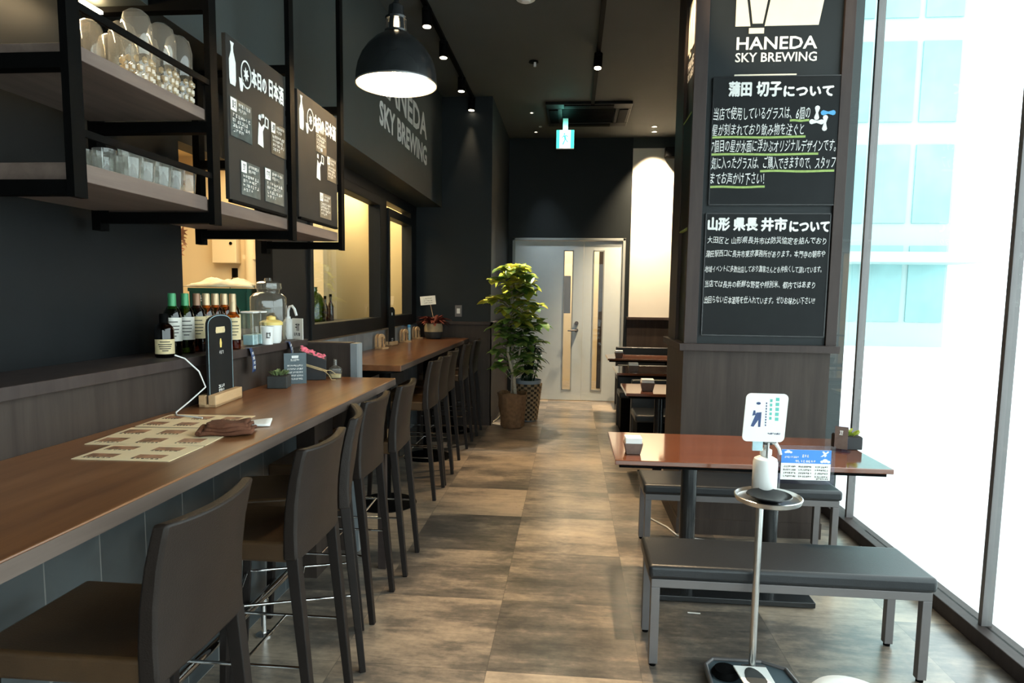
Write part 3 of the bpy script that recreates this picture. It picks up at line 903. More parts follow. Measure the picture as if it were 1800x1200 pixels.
GB = 'black benches at the red-brown table'
b1 = make_bench('black cushioned bench in front of the red-brown table, beside the sanitizer stand', GB)
b1.location = (0.315, 2.432, 0)
dup(b1, (0.413, 3.53, 0), 0.0, 'black cushioned bench between the red-brown table and the column', GB)

# ---------------------------------------------------------------- booth row behind the column
GT2 = 'tables of the booth row behind the column'
def booth_table(x0, y0, y1, label):
    t = thing('booth_table', label, 'table', (x0 + 0.5, (y0 + y1) / 2, 0), 0, GT2)
    d = (y1 - y0) / 2
    MB().box(-0.5, -d, 0.690, 0.5, d, 0.712).build('table_top', 'mahog', t, bevel=0.003)
    MB().box(-0.48, -d + 0.015, 0.672, 0.48, d - 0.015, 0.690).build('edge_band', 'black', t)
    for x in (-0.22, 0.22):
        MB().cyl((x, 0, 0.03), (x, 0, 0.672), 0.036, 20).build('leg', 'blackgloss', t, smooth=40)
    MB().box(-0.36, -0.13, 0.004, 0.36, 0.13, 0.030).build('base_plate', 'blackgloss', t, bevel=0.003)
    return t
booth_table(0.418, 4.86, 5.42, 'booth table directly behind the column, with the largest napkin box in view')
booth_table(0.438, 6.16, 6.80, 'middle table of the booth row behind the column')
booth_table(0.432, 7.60, 8.17, 'last table of the booth row, next to the white wall')


def booth_bench(x0, y, depth, back, label, hb):
    """seat facing +-y with a padded back; back = +1 when the back stands on the far side"""
    t = thing('booth_bench', label, 'bench', (x0, y, 0), 0, 'padded black booth benches')
    L = 1.0
    MB().box(0, 0, 0.36, L, depth, 0.425).build('cushion', 'vinyl', t, bevel=0.016, seg=3, smooth=50)
    MB().box(0.02, 0.02, 0.0, L - 0.02, depth - 0.02, 0.358).build('base', 'black', t)
    if hb:
        y0, y1 = (depth + 0.003, depth + 0.083) if back > 0 else (-0.083, -0.003)
        MB().box(0, y0, 0.0, L, y1, hb).build('backrest', 'vinyl', t, bevel=0.014, seg=3, smooth=50)
    return t
booth_bench(0.56, 5.56, 0.40, 1, 'black booth bench between the first and the middle booth table', 0.675)
booth_bench(0.52, 6.88, 0.36, 1, 'black booth bench between the middle and the last booth table', 0.675)
booth_bench(0.60, 8.30, 0.42, 1, 'black padded bench with a tall back under the white wall', 0.765)

# napkin boxes
GN = 'napkin boxes on the tables'
def napkin_box(loc, rz, label, s=1.0):
    t = thing('napkin_box', label, 'napkin box', loc, rz, GN)
    w, d, h = 0.036 * s, 0.036 * s, 0.052 * s
    vs = []
    for k, z in ((0.86, 0.001), (1.16, h)):
        vs += [(-w * k, -d * k, z), (w * k, -d * k, z), (w * k, d * k, z), (-w * k, d * k, z)]
    MB().add(vs, [(0, 3, 2, 1), (0, 1, 5, 4), (1, 2, 6, 5), (2, 3, 7, 6), (3, 0, 4, 7), (4, 5, 6, 7)]).build('box', 'rackwood', t, bevel=0.002)
    mb = MB()
    for i in range(7):
        a = 0.93 + 0.012 * math.sin(i * 2.1)
        mb.box(-w * 1.08 * a, -d * 1.05, h + i * 0.0035, w * 1.08 * a, d * (0.99 + 0.02 * math.cos(i)), h + i * 0.0035 + 0.003)
    mb.build('napkins', 'tissue', t)
    return t
napkin_box((0.293, 2.975, 0.712), 0.02, 'brown napkin box on the red-brown table')
napkin_box((0.590, 5.03, 0.712), 0.0, 'napkin box on the booth table directly behind the column', 1.25)
napkin_box((0.600, 6.30, 0.712), 0.0, 'napkin box on the middle booth table', 1.2)
napkin_box((0.565, 7.72, 0.712), 0.0, 'napkin box on the last booth table', 1.2)

# ---------------------------------------------------------------- lamps and ceiling fittings
M['enamel'] = mat('white_enamel_lining', (0.85, 0.78, 0.66), 0.45, noise=0.02)
M['bulb'] = mat('glowing_warm_bulb', (1, 0.9, 0.7), 0.4, emit=(1.0, 0.74, 0.42), estr=210.0)
M['ventglow'] = mat('warm_glow_in_lamp_neck', (1, 0.9, 0.7), 0.4, emit=(1.0, 0.80, 0.50), estr=9.0)
M['spotglow'] = mat('glowing_spot_lens', (1, 0.95, 0.85), 0.4, emit=(1.0, 0.86, 0.62), estr=6.0)
lp = thing('pendant_lamp', 'large black dome pendant lamp glowing over the counter', 'lamp', (-0.890, 3.30, 2.455))
outer = [(0.200, 0.0), (0.199, 0.010), (0.196, 0.05), (0.188, 0.09), (0.170, 0.135), (0.142, 0.175), (0.105, 0.212), (0.066, 0.238), (0.055, 0.246)]
inner = [(r - 0.004, z) for r, z in outer]
o = MB().lathe(outer, 48, cap0=False, cap1=False).build('lamp_shade', 'blackgloss', lp, smooth=50, solid=0.002)
MB().lathe([(0.2015, -0.003), (0.2015, 0.003), (0.1975, 0.003), (0.1975, -0.003), (0.2015, -0.003)], 48, cap0=False, cap1=False).build('shade_rim', 'brushed', o, smooth=40)
MB().lathe(inner, 48, cap0=False, cap1=False).build('shade_lining', 'enamel', lp, smooth=50)
mb = MB().lathe([(0.055, 0.244), (0.057, 0.255), (0.040, 0.256)], 24, cap0=False, cap1=False)
for k in range(6):
    a = 2 * PI * k / 6 + 0.3
    p = (0.047 * math.cos(a), 0.047 * math.sin(a))
    mb.bar((p[0], p[1], 0.250), (p[0] * 0.93, p[1] * 0.93, 0.312), 0.022, 0.010, ref=(math.cos(a), math.sin(a), 0))
mb.lathe([(0.052, 0.308), (0.054, 0.318), (0.040, 0.322), (0.036, 0.372), (0.024, 0.380), (0.014, 0.392), (0.012, 0.415), (0.0, 0.416)], 24)
mb.build('lamp_neck', 'blackgloss', lp, smooth=40)
MB().ball((0, 0, 0.10), 0.040, 0.040, 0.046, 18, 10).lathe([(0.018, 0.140), (0.018, 0.25)], 16).build('bulb', 'bulb', lp, smooth=60)
MB().lathe([(0.030, 0.255), (0.034, 0.27), (0.034, 0.295), (0.028, 0.308)], 16).build('vent_glow', 'ventglow', lp, smooth=60)
MB().cyl((0, 0, 0.41), (0, 0, CEIL - 2.455), 0.006, 8).build('cable', 'black', lp)
MB().lathe([(0.05, CEIL - 2.455 - 0.03), (0.05, CEIL - 2.455)], 20).build('ceiling_rose', 'black', lp, smooth=40)



def track(name, label, x, y0, y1, dx=0.0):
    t = thing(name, label, 'track', (x, (y0 + y1) / 2, CEIL))
    h = (y1 - y0) / 2
    MB().box(-0.018, -h, -0.028, 0.018, h, 0).build('rail', 'black', t)
    for y in (-h, h): MB().box(-0.020, y - 0.02, -0.031, 0.020, y + 0.02, 0).build('end_cap', 'black', t)
    return t
track('light_track', 'black light track on the ceiling beside the beam', -1.085, 2.6, 7.02)
track('light_track', 'black light track along the middle of the ceiling', 0.180, 2.4, 7.30)
GS = 'black spotlights on the track beside the beam'


def spot(loc, target, label, group, energy, angle=38):
    t = thing('spotlight', label, 'spotlight', (loc[0], loc[1], CEIL - 0.028), 0, group)
    d = (Vector(target) - Vector(loc)).normalized()
    z0 = loc[2] - (CEIL - 0.028)
    MB().box(-0.016, -0.05, -0.030, 0.016, 0.05, 0).build('adapter', 'black', t)
    MB().cyl((0, 0, -0.03), (0, 0, z0 + 0.05), 0.008, 8).build('stem', 'black', t)
    c = Vector((0, 0, z0 + 0.03))
    a = c - d * 0.05; b = c + d * 0.075
    MB().cyl(a, b, 0.036, 20).build('lamp_head', 'black', t, smooth=40)
    MB().cyl(b, b + d * 0.002, 0.030, 20).build('lens', 'spotglow', t)
    light('spot_beam', 'SPOT', b + d * 0.01, energy, (1.0, 0.74, 0.45), 0.025, spot=angle, blend=0.7, target=b + d * 2, parent=t)
for (y, tx, ty), lab in zip(((4.86, -1.05, 4.75), (5.48, -1.1, 5.4), (6.36, -1.15, 6.3), (7.00, -1.2, 6.9)),
                           ('first spotlight of the track beside the beam, next to the pendant dome', 'second spotlight of the track beside the beam',
                            'third spotlight of the track beside the beam', 'last spotlight of the track beside the beam, close to the wall block')):
    spot((-1.085, y, 3.39), (tx, ty, 0.96), lab, GS, 22)
spot((0.180, 5.80, 3.39), (0.02, 5.2, 0.0), 'black spotlight on the middle ceiling track', None, 260, 44)
spot((0.180, 3.60, 3.39), (0.30, 2.95, 0.0), 'spotlight of the middle ceiling track nearest the entrance', None, 300, 46)
spot((0.180, 4.15, 3.39), (0.67, 4.10, 2.95), 'spotlight of the middle ceiling track aimed at the column side', None, 34, 44)
spot((0.180, 2.70, 3.39), (1.12, 3.95, 3.02), 'spotlight of the middle ceiling track aimed at the column logo', None, 60, 34)
# downlights
GD = 'small recessed ceiling downlights'
def downlight(x, y, label, energy, target=None, r=0.028, ang=70, col=(1.0, 0.76, 0.48)):
    t = thing('downlight', label, 'downlight', (x, y, CEIL), 0, GD)
    MB().lathe([(r + 0.012, -0.006), (r + 0.014, 0.0), (r, 0.0), (r, -0.006), (r + 0.012, -0.006)], 20, cap0=False, cap1=False).build('ring', 'steel', t, smooth=40)
    MB().lathe([(r, -0.002), (r, -0.001)], 20).build('lens', 'spotglow', t)
    if energy:
        light('downlight_beam', 'SPOT', (0, 0, -0.02), energy, col, 0.03, spot=ang, blend=1.0, target=target or (0, 0, -3), parent=t)
downlight(-0.50, 7.68, 'downlight beside the ceiling cassette', 480, target=(-0.10, -0.68, -2.3), r=0.018, col=(1.0, 0.92, 0.74), ang=30)
downlight(-0.50, 8.56, 'downlight closest to the far wall on the door side', 75, target=(0.30, 0.02, -2.3), r=0.018, col=(0.86, 0.95, 1.0), ang=50)
downlight(0.96, 8.35, 'downlight before the white wall', 260, r=0.03)
downlight(0.99, 8.60, 'downlight washing the white wall', 420, target=(0.10, 0.22, -1.4), r=0.03, ang=84)
t = thing('sprinkler', 'small white ceiling sprinkler above the aisle', 'sprinkler', (-0.384, 6.05, CEIL))
MB().lathe([(0.045, -0.008), (0.04, 0)], 20).build('rosette', 'black', t, smooth=40)
MB().lathe([(0.012, -0.045), (0.010, -0.008)], 12, (0.012, 0, 0)).build('head', 'white', t, smooth=40)
tag(MB().lathe([(0.006, -0.012), (0.018, -0.010), (0.02, 0)], 14).build('sensor_dot', 'white', smooth=40), 'tiny white ceiling sensor near the exit sign', 'sensor', loc=(-0.43, 8.29, CEIL))
t = thing('smoke_detector', 'round white smoke detector at the upper frame edge', 'smoke detector', (-0.366, 4.79, CEIL))
MB().lathe([(0.055, -0.022), (0.068, -0.014), (0.070, 0)], 28).build('housing', 'white', t, smooth=50)
MB().lathe([(0.028, -0.034), (0.034, -0.022)], 24).build('sensor_cap', 'white', t, smooth=40)
# ceiling cassette
ac = thing('air_conditioner', 'dark square ceiling air conditioner before the exit sign', 'air conditioner', (0.14, 7.74, CEIL))
mb = MB()
R_ = 0.465
mb.box(-R_, -R_, -0.030, R_, -R_ + 0.17, 0).box(-R_, R_ - 0.17, -0.030, R_, R_, 0).box(-R_, -R_ + 0.17, -0.030, -R_ + 0.17, R_ - 0.17, 0).box(R_ - 0.17, -R_ + 0.17, -0.030, R_, R_ - 0.17, 0)
mb.build('panel_frame', 'frame', ac, bevel=0.006)
mb = MB()
for k in range(13): mb.box(-0.29, -0.285 + k * 0.0475, -0.026, 0.29, -0.265 + k * 0.0475, -0.016)
mb.build('intake_grille', 'black', ac)
MB().box(-0.295, -0.295, -0.014, 0.295, 0.295, 0).build('intake_plate', 'black', ac)
for k in range(4):
    a = k * PI / 2
    b = MB().box(-0.27, -0.435, -0.040, 0.27, -0.335, -0.031).build('air_flap', 'black', ac, bevel=0.004)
    b.rotation_euler = (0, 0, a)
# exit sign
M['exitgreen'] = mat('lit_green_exit_panel', (0.02, 0.5, 0.4), 0.4, emit=(0.10, 0.85, 0.72), estr=0.75)
M['exitwhite'] = mat('lit_white_exit_panel', (0.8, 0.9, 0.9), 0.4, emit=(0.85, 1.0, 0.97), estr=0.95)
ex = thing('exit_sign', 'glowing green and white emergency exit sign on the ceiling', 'exit sign', (-0.115, 7.86, CEIL))
z1, z0 = -0.155, -0.365
MB().box(-0.03, -0.02, z1, 0.03, 0.02, 0).build('bracket', 'white', ex)
MB().box(-0.104, -0.015, z0, 0.104, 0.030, z1).build('housing', 'white', ex, bevel=0.004)
MB().box(-0.102, -0.018, z0 + 0.002, 0.102, -0.014, z1 - 0.002).build('lit_panel', 'exitwhite', ex)
mb = MB().box(-0.102, -0.0195, z0 + 0.002, -0.066, -0.0175, z1 - 0.002).box(0.062, -0.0195, z0 + 0.002, 0.102, -0.0175, z1 - 0.002)
# running figure and doorway
N_ = -Y
o_ = Vector((0, -0.0175, (z0 + z1) / 2))
def poly(mb, pts): mb.prism(pts, o_, X, Z, N_, 0.001)
mb.ball((-0.010, -0.0185, (z0 + z1) / 2 + 0.058), 0.010, 0.001, 0.010, 10, 6)
poly(mb, [(-0.020, 0.045), (0.004, 0.042), (0.012, -0.005), (-0.008, -0.008)])
poly(mb, [(0.002, 0.040), (0.030, 0.022), (0.034, 0.030), (0.006, 0.050)])
poly(mb, [(-0.018, 0.044), (-0.040, 0.020), (-0.034, 0.014), (-0.012, 0.034)])
poly(mb, [(-0.008, -0.006), (0.004, -0.004), (-0.020, -0.062), (-0.036, -0.060)])
poly(mb, [(0.000, -0.004), (0.012, -0.004), (0.034, -0.030), (0.026, -0.038)])
mb.build('pictogram', 'exitgreen', ex)
light('exit_sign_glow', 'POINT', (0, -0.06, -0.14), 0.5, (0.2, 1.0, 0.8), 0.03, parent=ex)
# loudspeaker on the far wall
sp = thing('loudspeaker', 'small black loudspeaker high on the white wall', 'loudspeaker', (1.235, YF - 0.005, 3.225))
MB().box(-0.075, -0.13, 0, 0.075, -0.025, 0.125).build('cabinet', 'black', sp, bevel=0.006)
MB().box(-0.065, -0.135, 0.010, 0.065, -0.129, 0.115).build('grille', 'blackgloss', sp)
MB().box(-0.015, -0.03, 0.04, 0.015, 0, 0.085).build('bracket', 'black', sp)
# light switch
sw = thing('light_switch', 'grey light switch on the dark wall block above the wainscot', 'light switch', (-1.222, 7.048, 1.185))
MB().box(-0.038, -0.008, 0, 0.038, 0, 0.125).build('plate', 'steel', sw, bevel=0.003)
MB().box(-0.018, -0.013, 0.035, 0.018, -0.008, 0.090).build('rocker', 'white', sw, bevel=0.002)

# ---------------------------------------------------------------- hanging rack with menu boards
RX0, RX1 = -1.64, -1.20
PY = (1.53, 2.155, 2.775, 3.385)
rk = thing('hanging_rack', 'black steel rack hanging from the ceiling over the bottle shelf', 'rack', (RX1, 2.45, 1.645))
def R(x, y, z): return (x - RX1, y - 2.45, z - 1.645)
for y in PY:
    for x in (RX1, RX0):
        a = R(x - 0.02 if x == RX1 else x, y - 0.022, 1.645 if x == RX1 else 1.625); b = R(x if x == RX1 else x + 0.03, y + 0.022, CEIL)
        MB().box(*a, *b).build('post', 'black', rk)
    for z in (1.668, 1.965, 2.355):
        MB().box(*R(RX0, y - 0.018, z - 0.018), *R(RX1 - 0.02, y + 0.018, z + 0.018)).build('cross_bar', 'black', rk)
for z0, z1 in ((1.690, 1.735), (1.985, 2.020)):
    for i in range(3):
        if z0 > 1.9 and i > 0: continue
        MB().box(*R(RX0 + 0.01, PY[i] + 0.024, z0), *R(RX1 - 0.022, PY[i + 1] - 0.024, z1)).build('shelf_board', 'rackwood', rk, bevel=0.002)
for z in (1.805, 2.105):
    MB().box(*R(RX1 - 0.012, PY[0] + 0.02, z - 0.009), *R(RX1 - 0.004, PY[1] - 0.02, z + 0.009)).build('guard_rail', 'black', rk)
# glasses
GG = 'upturned cut-glass tumblers on the upper rack shelf'
def tall_glass(label):
    t = thing('tall_glass', label, 'glass', (0, 0, 0), 0, GG)
    MB().lathe([(0.036, 0.005), (0.038, 0.06), (0.041, 0.10), (0.042, 0.165), (0.034, 0.20), (0.020, 0.212), (0.0, 0.214)], 24, cap0=False, cap1=False).build('bowl', 'clear', t, smooth=40)
    mb = MB()
    for k in range(12):
        for j in range(3):
            a = 2 * PI * (k + 0.5 * (j % 2)) / 12
            r = 0.0385 + 0.0012 * j
            mb.ball((r * math.cos(a), r * math.sin(a), 0.018 + 0.024 * j), 0.008, 0.008, 0.011, 5, 3)
    mb.build('cut_facets', 'cut', t)
    return t
g0 = tall_glass('cut tall glass on the upper rack shelf, first in view')
k = 0
spots_ = [(-1.28, 2.085), (-1.275, 1.99), (-1.285, 1.89), (-1.38, 2.07), (-1.385, 1.97), (-1.49, 2.06), (-1.48, 1.95)]
labs = ['tall cut glass on the upper rack shelf, front row, next to the post', 'tall cut glass on the upper rack shelf, front row, second from the post',
        'tall cut glass on the upper rack shelf, front row, third from the post', 'tall cut glass on the upper rack shelf, middle row next to the post',
        'tall cut glass on the upper rack shelf, middle row, second from the post', 'tall cut glass on the upper rack shelf, rear row next to the post',
        'tall cut glass on the upper rack shelf, rear row, second from the post']
for i, ((x, y), lab) in enumerate(zip(spots_, labs)):
    if i == 0:
        tag(g0, lab, 'glass', GG, (x, y, 2.021))
    else:
        dup(g0, (x, y, 2.021), 0, lab)
GL = 'small tumblers on the lower rack shelf'
def tumbler(label):
    t = thing('tumbler', label, 'glass', (0, 0, 0), 0, GL)
    MB().lathe([(0.024, 0.0), (0.026, 0.012), (0.031, 0.085), (0.029, 0.085), (0.023, 0.014), (0.0, 0.012)], 20, cap1=False).build('cup', 'clear', t, smooth=40)
    return t
order = ['first', 'second', 'third', 'fourth', 'fifth']
n = 0
for r_, x in (('front', -1.265), ('middle', -1.34), ('rear', -1.415)):
    for i in range(5):
        lab = 'small tumbler on the lower rack shelf, %s row, %s from the post' % (r_, order[i])
        loc = (x + random.uniform(-0.004, 0.004), 2.085 - 0.069 * i, 1.736)
        if n == 0:
            t0 = tumbler(lab); t0.location = loc
        else:
            dup(t0, loc, 0, lab)
        n += 1
M['stripglow'] = mat('added_shelf_glow', (1, 0.9, 0.7), 0.4, emit=(1.0, 0.72, 0.38), estr=34.0)  # added glowing strip, brightens the glasses on the upper rack shelf
for z in (2.335,):
    MB().box(*R(RX0 + 0.05, PY[0] + 0.03, z - 0.010), *R(RX0 + 0.08, PY[1] - 0.03, z)).build('pale_strip', 'stripglow', rk)
# menu boards
def photo_note(parent, o, y0, z0, y1, z1, mode, skew=0.0):
    """small printed card on the board: name strip, lines, price"""
    w, h = y1 - y0, z1 - z0
    q = lambda a, b, c, d: [(y0 + a * w, z0 + b * h), (y0 + c * w, z0 + b * h), (y0 + c * w, z0 + d * h), (y0 + a * w, z0 + d * h)]
    base = MB().prism(q(0, 0, 1, 1), o, Y, Z, X, 0.0015).build('sake_card', ['carddark', 'cardgreen', 'cardwarm'][mode], parent)
    oo = Vector(o) + X * 0.0015
    mb = MB()
    mb.prism(q(0.02, 0.66, 0.28, 0.98), oo, Y, Z, X, 0.0005)
    mb.build('name_strip', 'paper', base)
    mb = MB()
    scribble(mb, (y0 + 0.08 * w, z0 + 0.72 * h, y0 + 0.24 * w, z0 + 0.92 * h), oo, Y, Z, X, 2, 0.10, 0.0007)
    mb.build('name_print', 'black', base)
    mb = MB()
    for i, (a, c) in enumerate(((0.36, 0.92), (0.36, 0.74), (0.08, 0.92), (0.08, 0.80), (0.08, 0.90), (0.08, 0.60))):
        b = 0.88 - i * 0.13 - (0.06 if i > 1 else 0)
        scribble(mb, (y0 + a * w, z0 + (b - 0.05) * h, y0 + c * w, z0 + (b + 0.045) * h), oo, Y, Z, X, 7 if c > 0.7 else 4, 0.24)
    mb.build('printed_lines', 'paper', base)
M['carddark'] = mat('black_printed_card', (0.030, 0.034, 0.036), 0.3, noise=0.4, nscale=30)
M['cardgreen'] = mat('green_grey_printed_card', (0.055, 0.072, 0.072), 0.3, noise=0.5, nscale=26)
M['cardwarm'] = mat('brown_printed_card', (0.11, 0.085, 0.055), 0.3, noise=0.5, nscale=26)


def menu_board(label, y0, y1, z0, z1, cards, fig):
    t = thing('menu_board', label, 'menu board', (RX1 - 0.034, (y0 + y1) / 2, z0))
    c = (y0 + y1) / 2
    MB().box(0, y0 - c, 0, 0.016, y1 - c, z1 - z0).build('panel', 'boardbrown', t, bevel=0.002)
    MB().box(0.004, y0 - c + 0.01, -0.010, 0.020, y1 - c - 0.01, 0.000).build('bottom_batten', 'black', t)
    o = Vector((0.0165, 0, 0))
    w = y1 - y0
    a = y0 - c
    H = z1 - z0
    mb = MB()
    letters(mb, '本日の', (a + 0.38 * w, H - 0.125, a + 0.63 * w, H - 0.060), o, Y, Z, X, bold=0.006, fat=0.0022)
    letters(mb, '日本酒', (a + 0.68 * w, H - 0.122, a + 0.955 * w, H - 0.052), o, Y, Z, X, bold=0.006, fat=0.0022)
    mb.build('heading_lettering', 'chalk', t)
    mb = MB()
    # sake bottle and cup
    b = [(0.02, 0), (0.075, 0), (0.085, 0.02), (0.085, 0.085), (0.062, 0.118), (0.060, 0.135), (0.070, 0.150), (0.028, 0.150), (0.038, 0.135), (0.036, 0.118), (0.012, 0.085), (0.012, 0.02)]
    mb.prism([(a + 0.06 * w + (u - 0.03) * 0.62, H - 0.165 + v * 0.98) for u, v in b], o, Y, Z, X, 0.001)
    mb.prism([(a + 0.185 * w + u, H - 0.168 + v) for u, v in ((0.004, 0.010), (0.008, 0), (0.020, 0), (0.024, 0.010), (0.030, 0.045), (-0.002, 0.045))], o, Y, Z, X, 0.001)
    # ring with a leaf
    cy_, cz_, ro, ri = a + 0.295 * w, H - 0.098, 0.050, 0.044
    n_ = 28
    for i in range(n_):
        p, q = 2 * PI * i / n_, 2 * PI * (i + 1) / n_
        mb.prism([(cy_ + ri * 0.78 * math.cos(p), cz_ + ri * math.sin(p)), (cy_ + ro * 0.78 * math.cos(p), cz_ + ro * math.sin(p)),
                  (cy_ + ro * 0.78 * math.cos(q), cz_ + ro * math.sin(q)), (cy_ + ri * 0.78 * math.cos(q), cz_ + ri * math.sin(q))], o, Y, Z, X, 0.001)
    lf = []
    for i in range(14):
        th = 2 * PI * i / 14
        rr = (0.026 if i % 2 == 0 else 0.013)
        lf.append((cy_ + rr * 0.8 * math.cos(th), cz_ + rr * math.sin(th)))
    mb.prism(lf, o, Y, Z, X, 0.001)
    mb.build('drawn_emblem', 'chalk', t)
    # pouring jug figure
    mb = MB()
    fy, fz = fig
    fy -= c; fz -= z0
    f = [(0.0, 0.0), (0.045, -0.006), (0.042, 0.055), (0.060, 0.080), (0.052, 0.086), (0.032, 0.070), (0.012, 0.085), (0.006, 0.055)]
    mb.prism([(fy + u, fz + v) for u, v in f], o, Y, Z, X, 0.001)
    mb.prism([(fy + 0.010 + u, fz + 0.095 + v) for u, v in ((0, 0), (0.016, -0.002), (0.016, 0.014), (0.008, 0.020), (0, 0.014))], o, Y, Z, X, 0.001)
    k_ = [(0.062, 0.082), (0.088, 0.078), (0.090, 0.112), (0.066, 0.116)]
    for i in range(4):
        p = Vector(k_[i]); q = Vector(k_[(i + 1) % 4]); d = (q - p).normalized(); nn = Vector((-d.y, d.x)) * 0.003
        mb.prism([(fy + v.x, fz + v.y) for v in (p - nn, q - nn, q + nn, p + nn)], o, Y, Z, X, 0.001)
    mb.build('drawn_jug', 'chalk', t)
    for (p0, q0, p1, q1, m_) in cards:
        photo_note(t, o, p0 - c, q0 - z0, p1 - c, q1 - z0, m_)
    MB().cyl((0.0165, 0.018, H * 0.62), (0.024, 0.018, H * 0.62), 0.008, 12).build('magnet', 'white', t)
KF = 1.0305
def kf(c): return tuple([c[0] * KF, 1.42 + (c[1] - 1.42) * KF, c[2] * KF, 1.42 + (c[3] - 1.42) * KF, c[4]])
menu_board('first menu board with four sake cards on the hanging rack', 2.270, 2.744, 1.750, 2.318,
           [kf(c) for c in ((2.218, 1.958, 2.370, 2.090, 1), (2.525, 1.962, 2.652, 2.085, 2), (2.282, 1.768, 2.425, 1.888, 1), (2.465, 1.770, 2.630, 1.898, 1))], (2.49, 1.99))
menu_board('second menu board with three sake cards at the end of the hanging rack', 2.868, 3.352, 1.760, 2.312,
           [kf(c) for c in ((2.975, 2.068, 3.108, 2.198, 2), (3.115, 1.962, 3.235, 2.075, 2), (3.015, 1.775, 3.160, 1.890, 2))], (3.075, 1.965))

M['jarglass'] = glass_mat('thick_jar_glass', (0.90, 0.94, 0.92), 0.03, 3.2, 0.07)
# ---------------------------------------------------------------- bottles on the shelf
SZ = 1.1745
M['greenfoil'] = mat('green_foil_cap', (0.05, 0.26, 0.11), 0.35, metal=0.2, noise=0.08)
M['goldfoil'] = mat('pale_gold_foil_cap', (0.62, 0.46, 0.27), 0.35, metal=0.3, noise=0.08)
M['brownfoil'] = mat('copper_brown_foil_cap', (0.26, 0.14, 0.08), 0.35, metal=0.3, noise=0.08)
M['labelwhite'] = mat('white_bottle_label', (0.80, 0.78, 0.70), 0.7, noise=0.05, nscale=60)
M['labelcream'] = mat('cream_bottle_label', (0.72, 0.58, 0.33), 0.7, noise=0.08, nscale=60)
M['ink'] = mat('dark_print_ink', (0.05, 0.045, 0.04), 0.8, noise=0.1)
M['bluelabel'] = mat('pale_blue_label', (0.42, 0.60, 0.66), 0.6, noise=0.1, nscale=40)
def bottle(loc, label, group, glass, cap, lab_mat, r=0.033, h=0.235, lz=(0.055, 0.145), name='bottle', rz=0.0):
    t = thing(name, label, 'bottle', loc, rz, group)
    s = h / 0.235
    prof = [(r * 0.9, 0), (r, 0.006), (r, 0.150 * s), (r * 0.88, 0.168 * s), (r * 0.45, 0.190 * s), (r * 0.40, 0.205 * s), (r * 0.40, 0.230 * s)]
    MB().lathe(prof, 24).build('glass_body', glass, t, smooth=40)
    MB().lathe([(r * 0.48, 0.178 * s), (r * 0.46, 0.200 * s), (r * 0.45, 0.233 * s), (r * 0.40, 0.238 * s)], 18).build('cap', cap, t, smooth=40)
    lb = MB()
    n_ = 14
    for i in range(n_):
        a, b = -1.25 + 2.5 * i / n_ , -1.25 + 2.5 * (i + 1) / n_
        rr = r + 0.0007
        lb.add([(rr * math.cos(a), rr * math.sin(a), lz[0] * s), (rr * math.cos(b), rr * math.sin(b), lz[0] * s),
                (rr * math.cos(b), rr * math.sin(b), lz[1] * s), (rr * math.cos(a), rr * math.sin(a), lz[1] * s)], [(0, 1, 2, 3)])
    l = lb.build('paper_label', lab_mat, t, smooth=60)
    mb = MB()
    for j, (wd, zz) in enumerate(((0.5, 0.80), (0.7, 0.62), (0.62, 0.48), (0.55, 0.34), (0.3, 0.2))):
        z_ = (lz[0] + (lz[1] - lz[0]) * zz) * s
        for i in range(6):
            a, b = -wd + 2 * wd * i / 6, -wd + 2 * wd * (i + 1) / 6
            rr = r + 0.0014
            mb.add([(rr * math.cos(a), rr * math.sin(a), z_), (rr * math.cos(b), rr * math.sin(b), z_), (rr * math.cos(b), rr * math.sin(b), z_ + 0.0035), (rr * math.cos(a), rr * math.sin(a), z_ + 0.0035)], [(0, 1, 2, 3)])
    mb.build('label_print', 'ink', l)
    return t
GBT = 'bottles in a row on the raised bottle shelf'
FA = -0.95
bottle((-1.510, 2.310, SZ), 'squat dark bottle with yellow label at the frame edge of the shelf', GBT, 'darkglass', 'black', 'labelcream', 0.034, 0.16, (0.02, 0.10), rz=FA)
bottle((-1.530, 2.395, SZ), 'green-capped wine bottle with white label, the one nearer the frame edge', GBT, 'greenglass', 'greenfoil', 'labelwhite', rz=FA)
bottle((-1.530, 2.480, SZ), 'green-capped wine bottle with greyish white label beside the brown-capped ones', GBT, 'greenglass', 'greenfoil', 'labelwhite', rz=FA)
bottle((-1.530, 2.562, SZ), 'copper-capped bottle directly beside the green-capped ones', GBT, 'darkglass', 'brownfoil', 'labelcream', rz=FA)
for y, lab in zip((2.640, 2.712, 2.784, 2.858), ('first of four gold-capped bottles, next to the copper-capped one', 'second of four gold-capped bottles, behind the tall black sign',
                                               'third of four gold-capped bottles, behind the tall black sign', 'last of four gold-capped bottles, beside the clear canisters')):
    bottle((-1.535, y, SZ), lab, GBT, 'amber', 'goldfoil', 'labelcream', rz=FA)
bottle((-1.450, 2.700, SZ), 'small amber bottle with tall cream label in front of the gold-capped row', GBT, 'amber', 'goldfoil', 'labelcream', 0.030, 0.20, (0.05, 0.16), rz=FA)
GCN = 'clear canisters on the bottle shelf'
def canister(loc, label):
    t = thing('canister', label, 'canister', loc, 0, GCN)
    w = 0.028
    MB().box(-w, -w, 0, w, w, 0.150).build('box', 'jarglass', t, bevel=0.003)
    MB().box(-w + 0.004, -w + 0.004, 0.004, w - 0.004, w - 0.004, 0.050).build('contents', 'bluelabel', t, bevel=0.002)
    MB().box(-w - 0.002, -w - 0.002, 0.150, w + 0.002, w + 0.002, 0.158).build('lid', 'white', t, bevel=0.002)
canister((-1.478, 2.905, SZ), 'clear square canister on the bottle shelf, beside the amber bottle')
canister((-1.478, 2.985, SZ), 'clear square canister on the bottle shelf, beside the yellow-lidded tub')
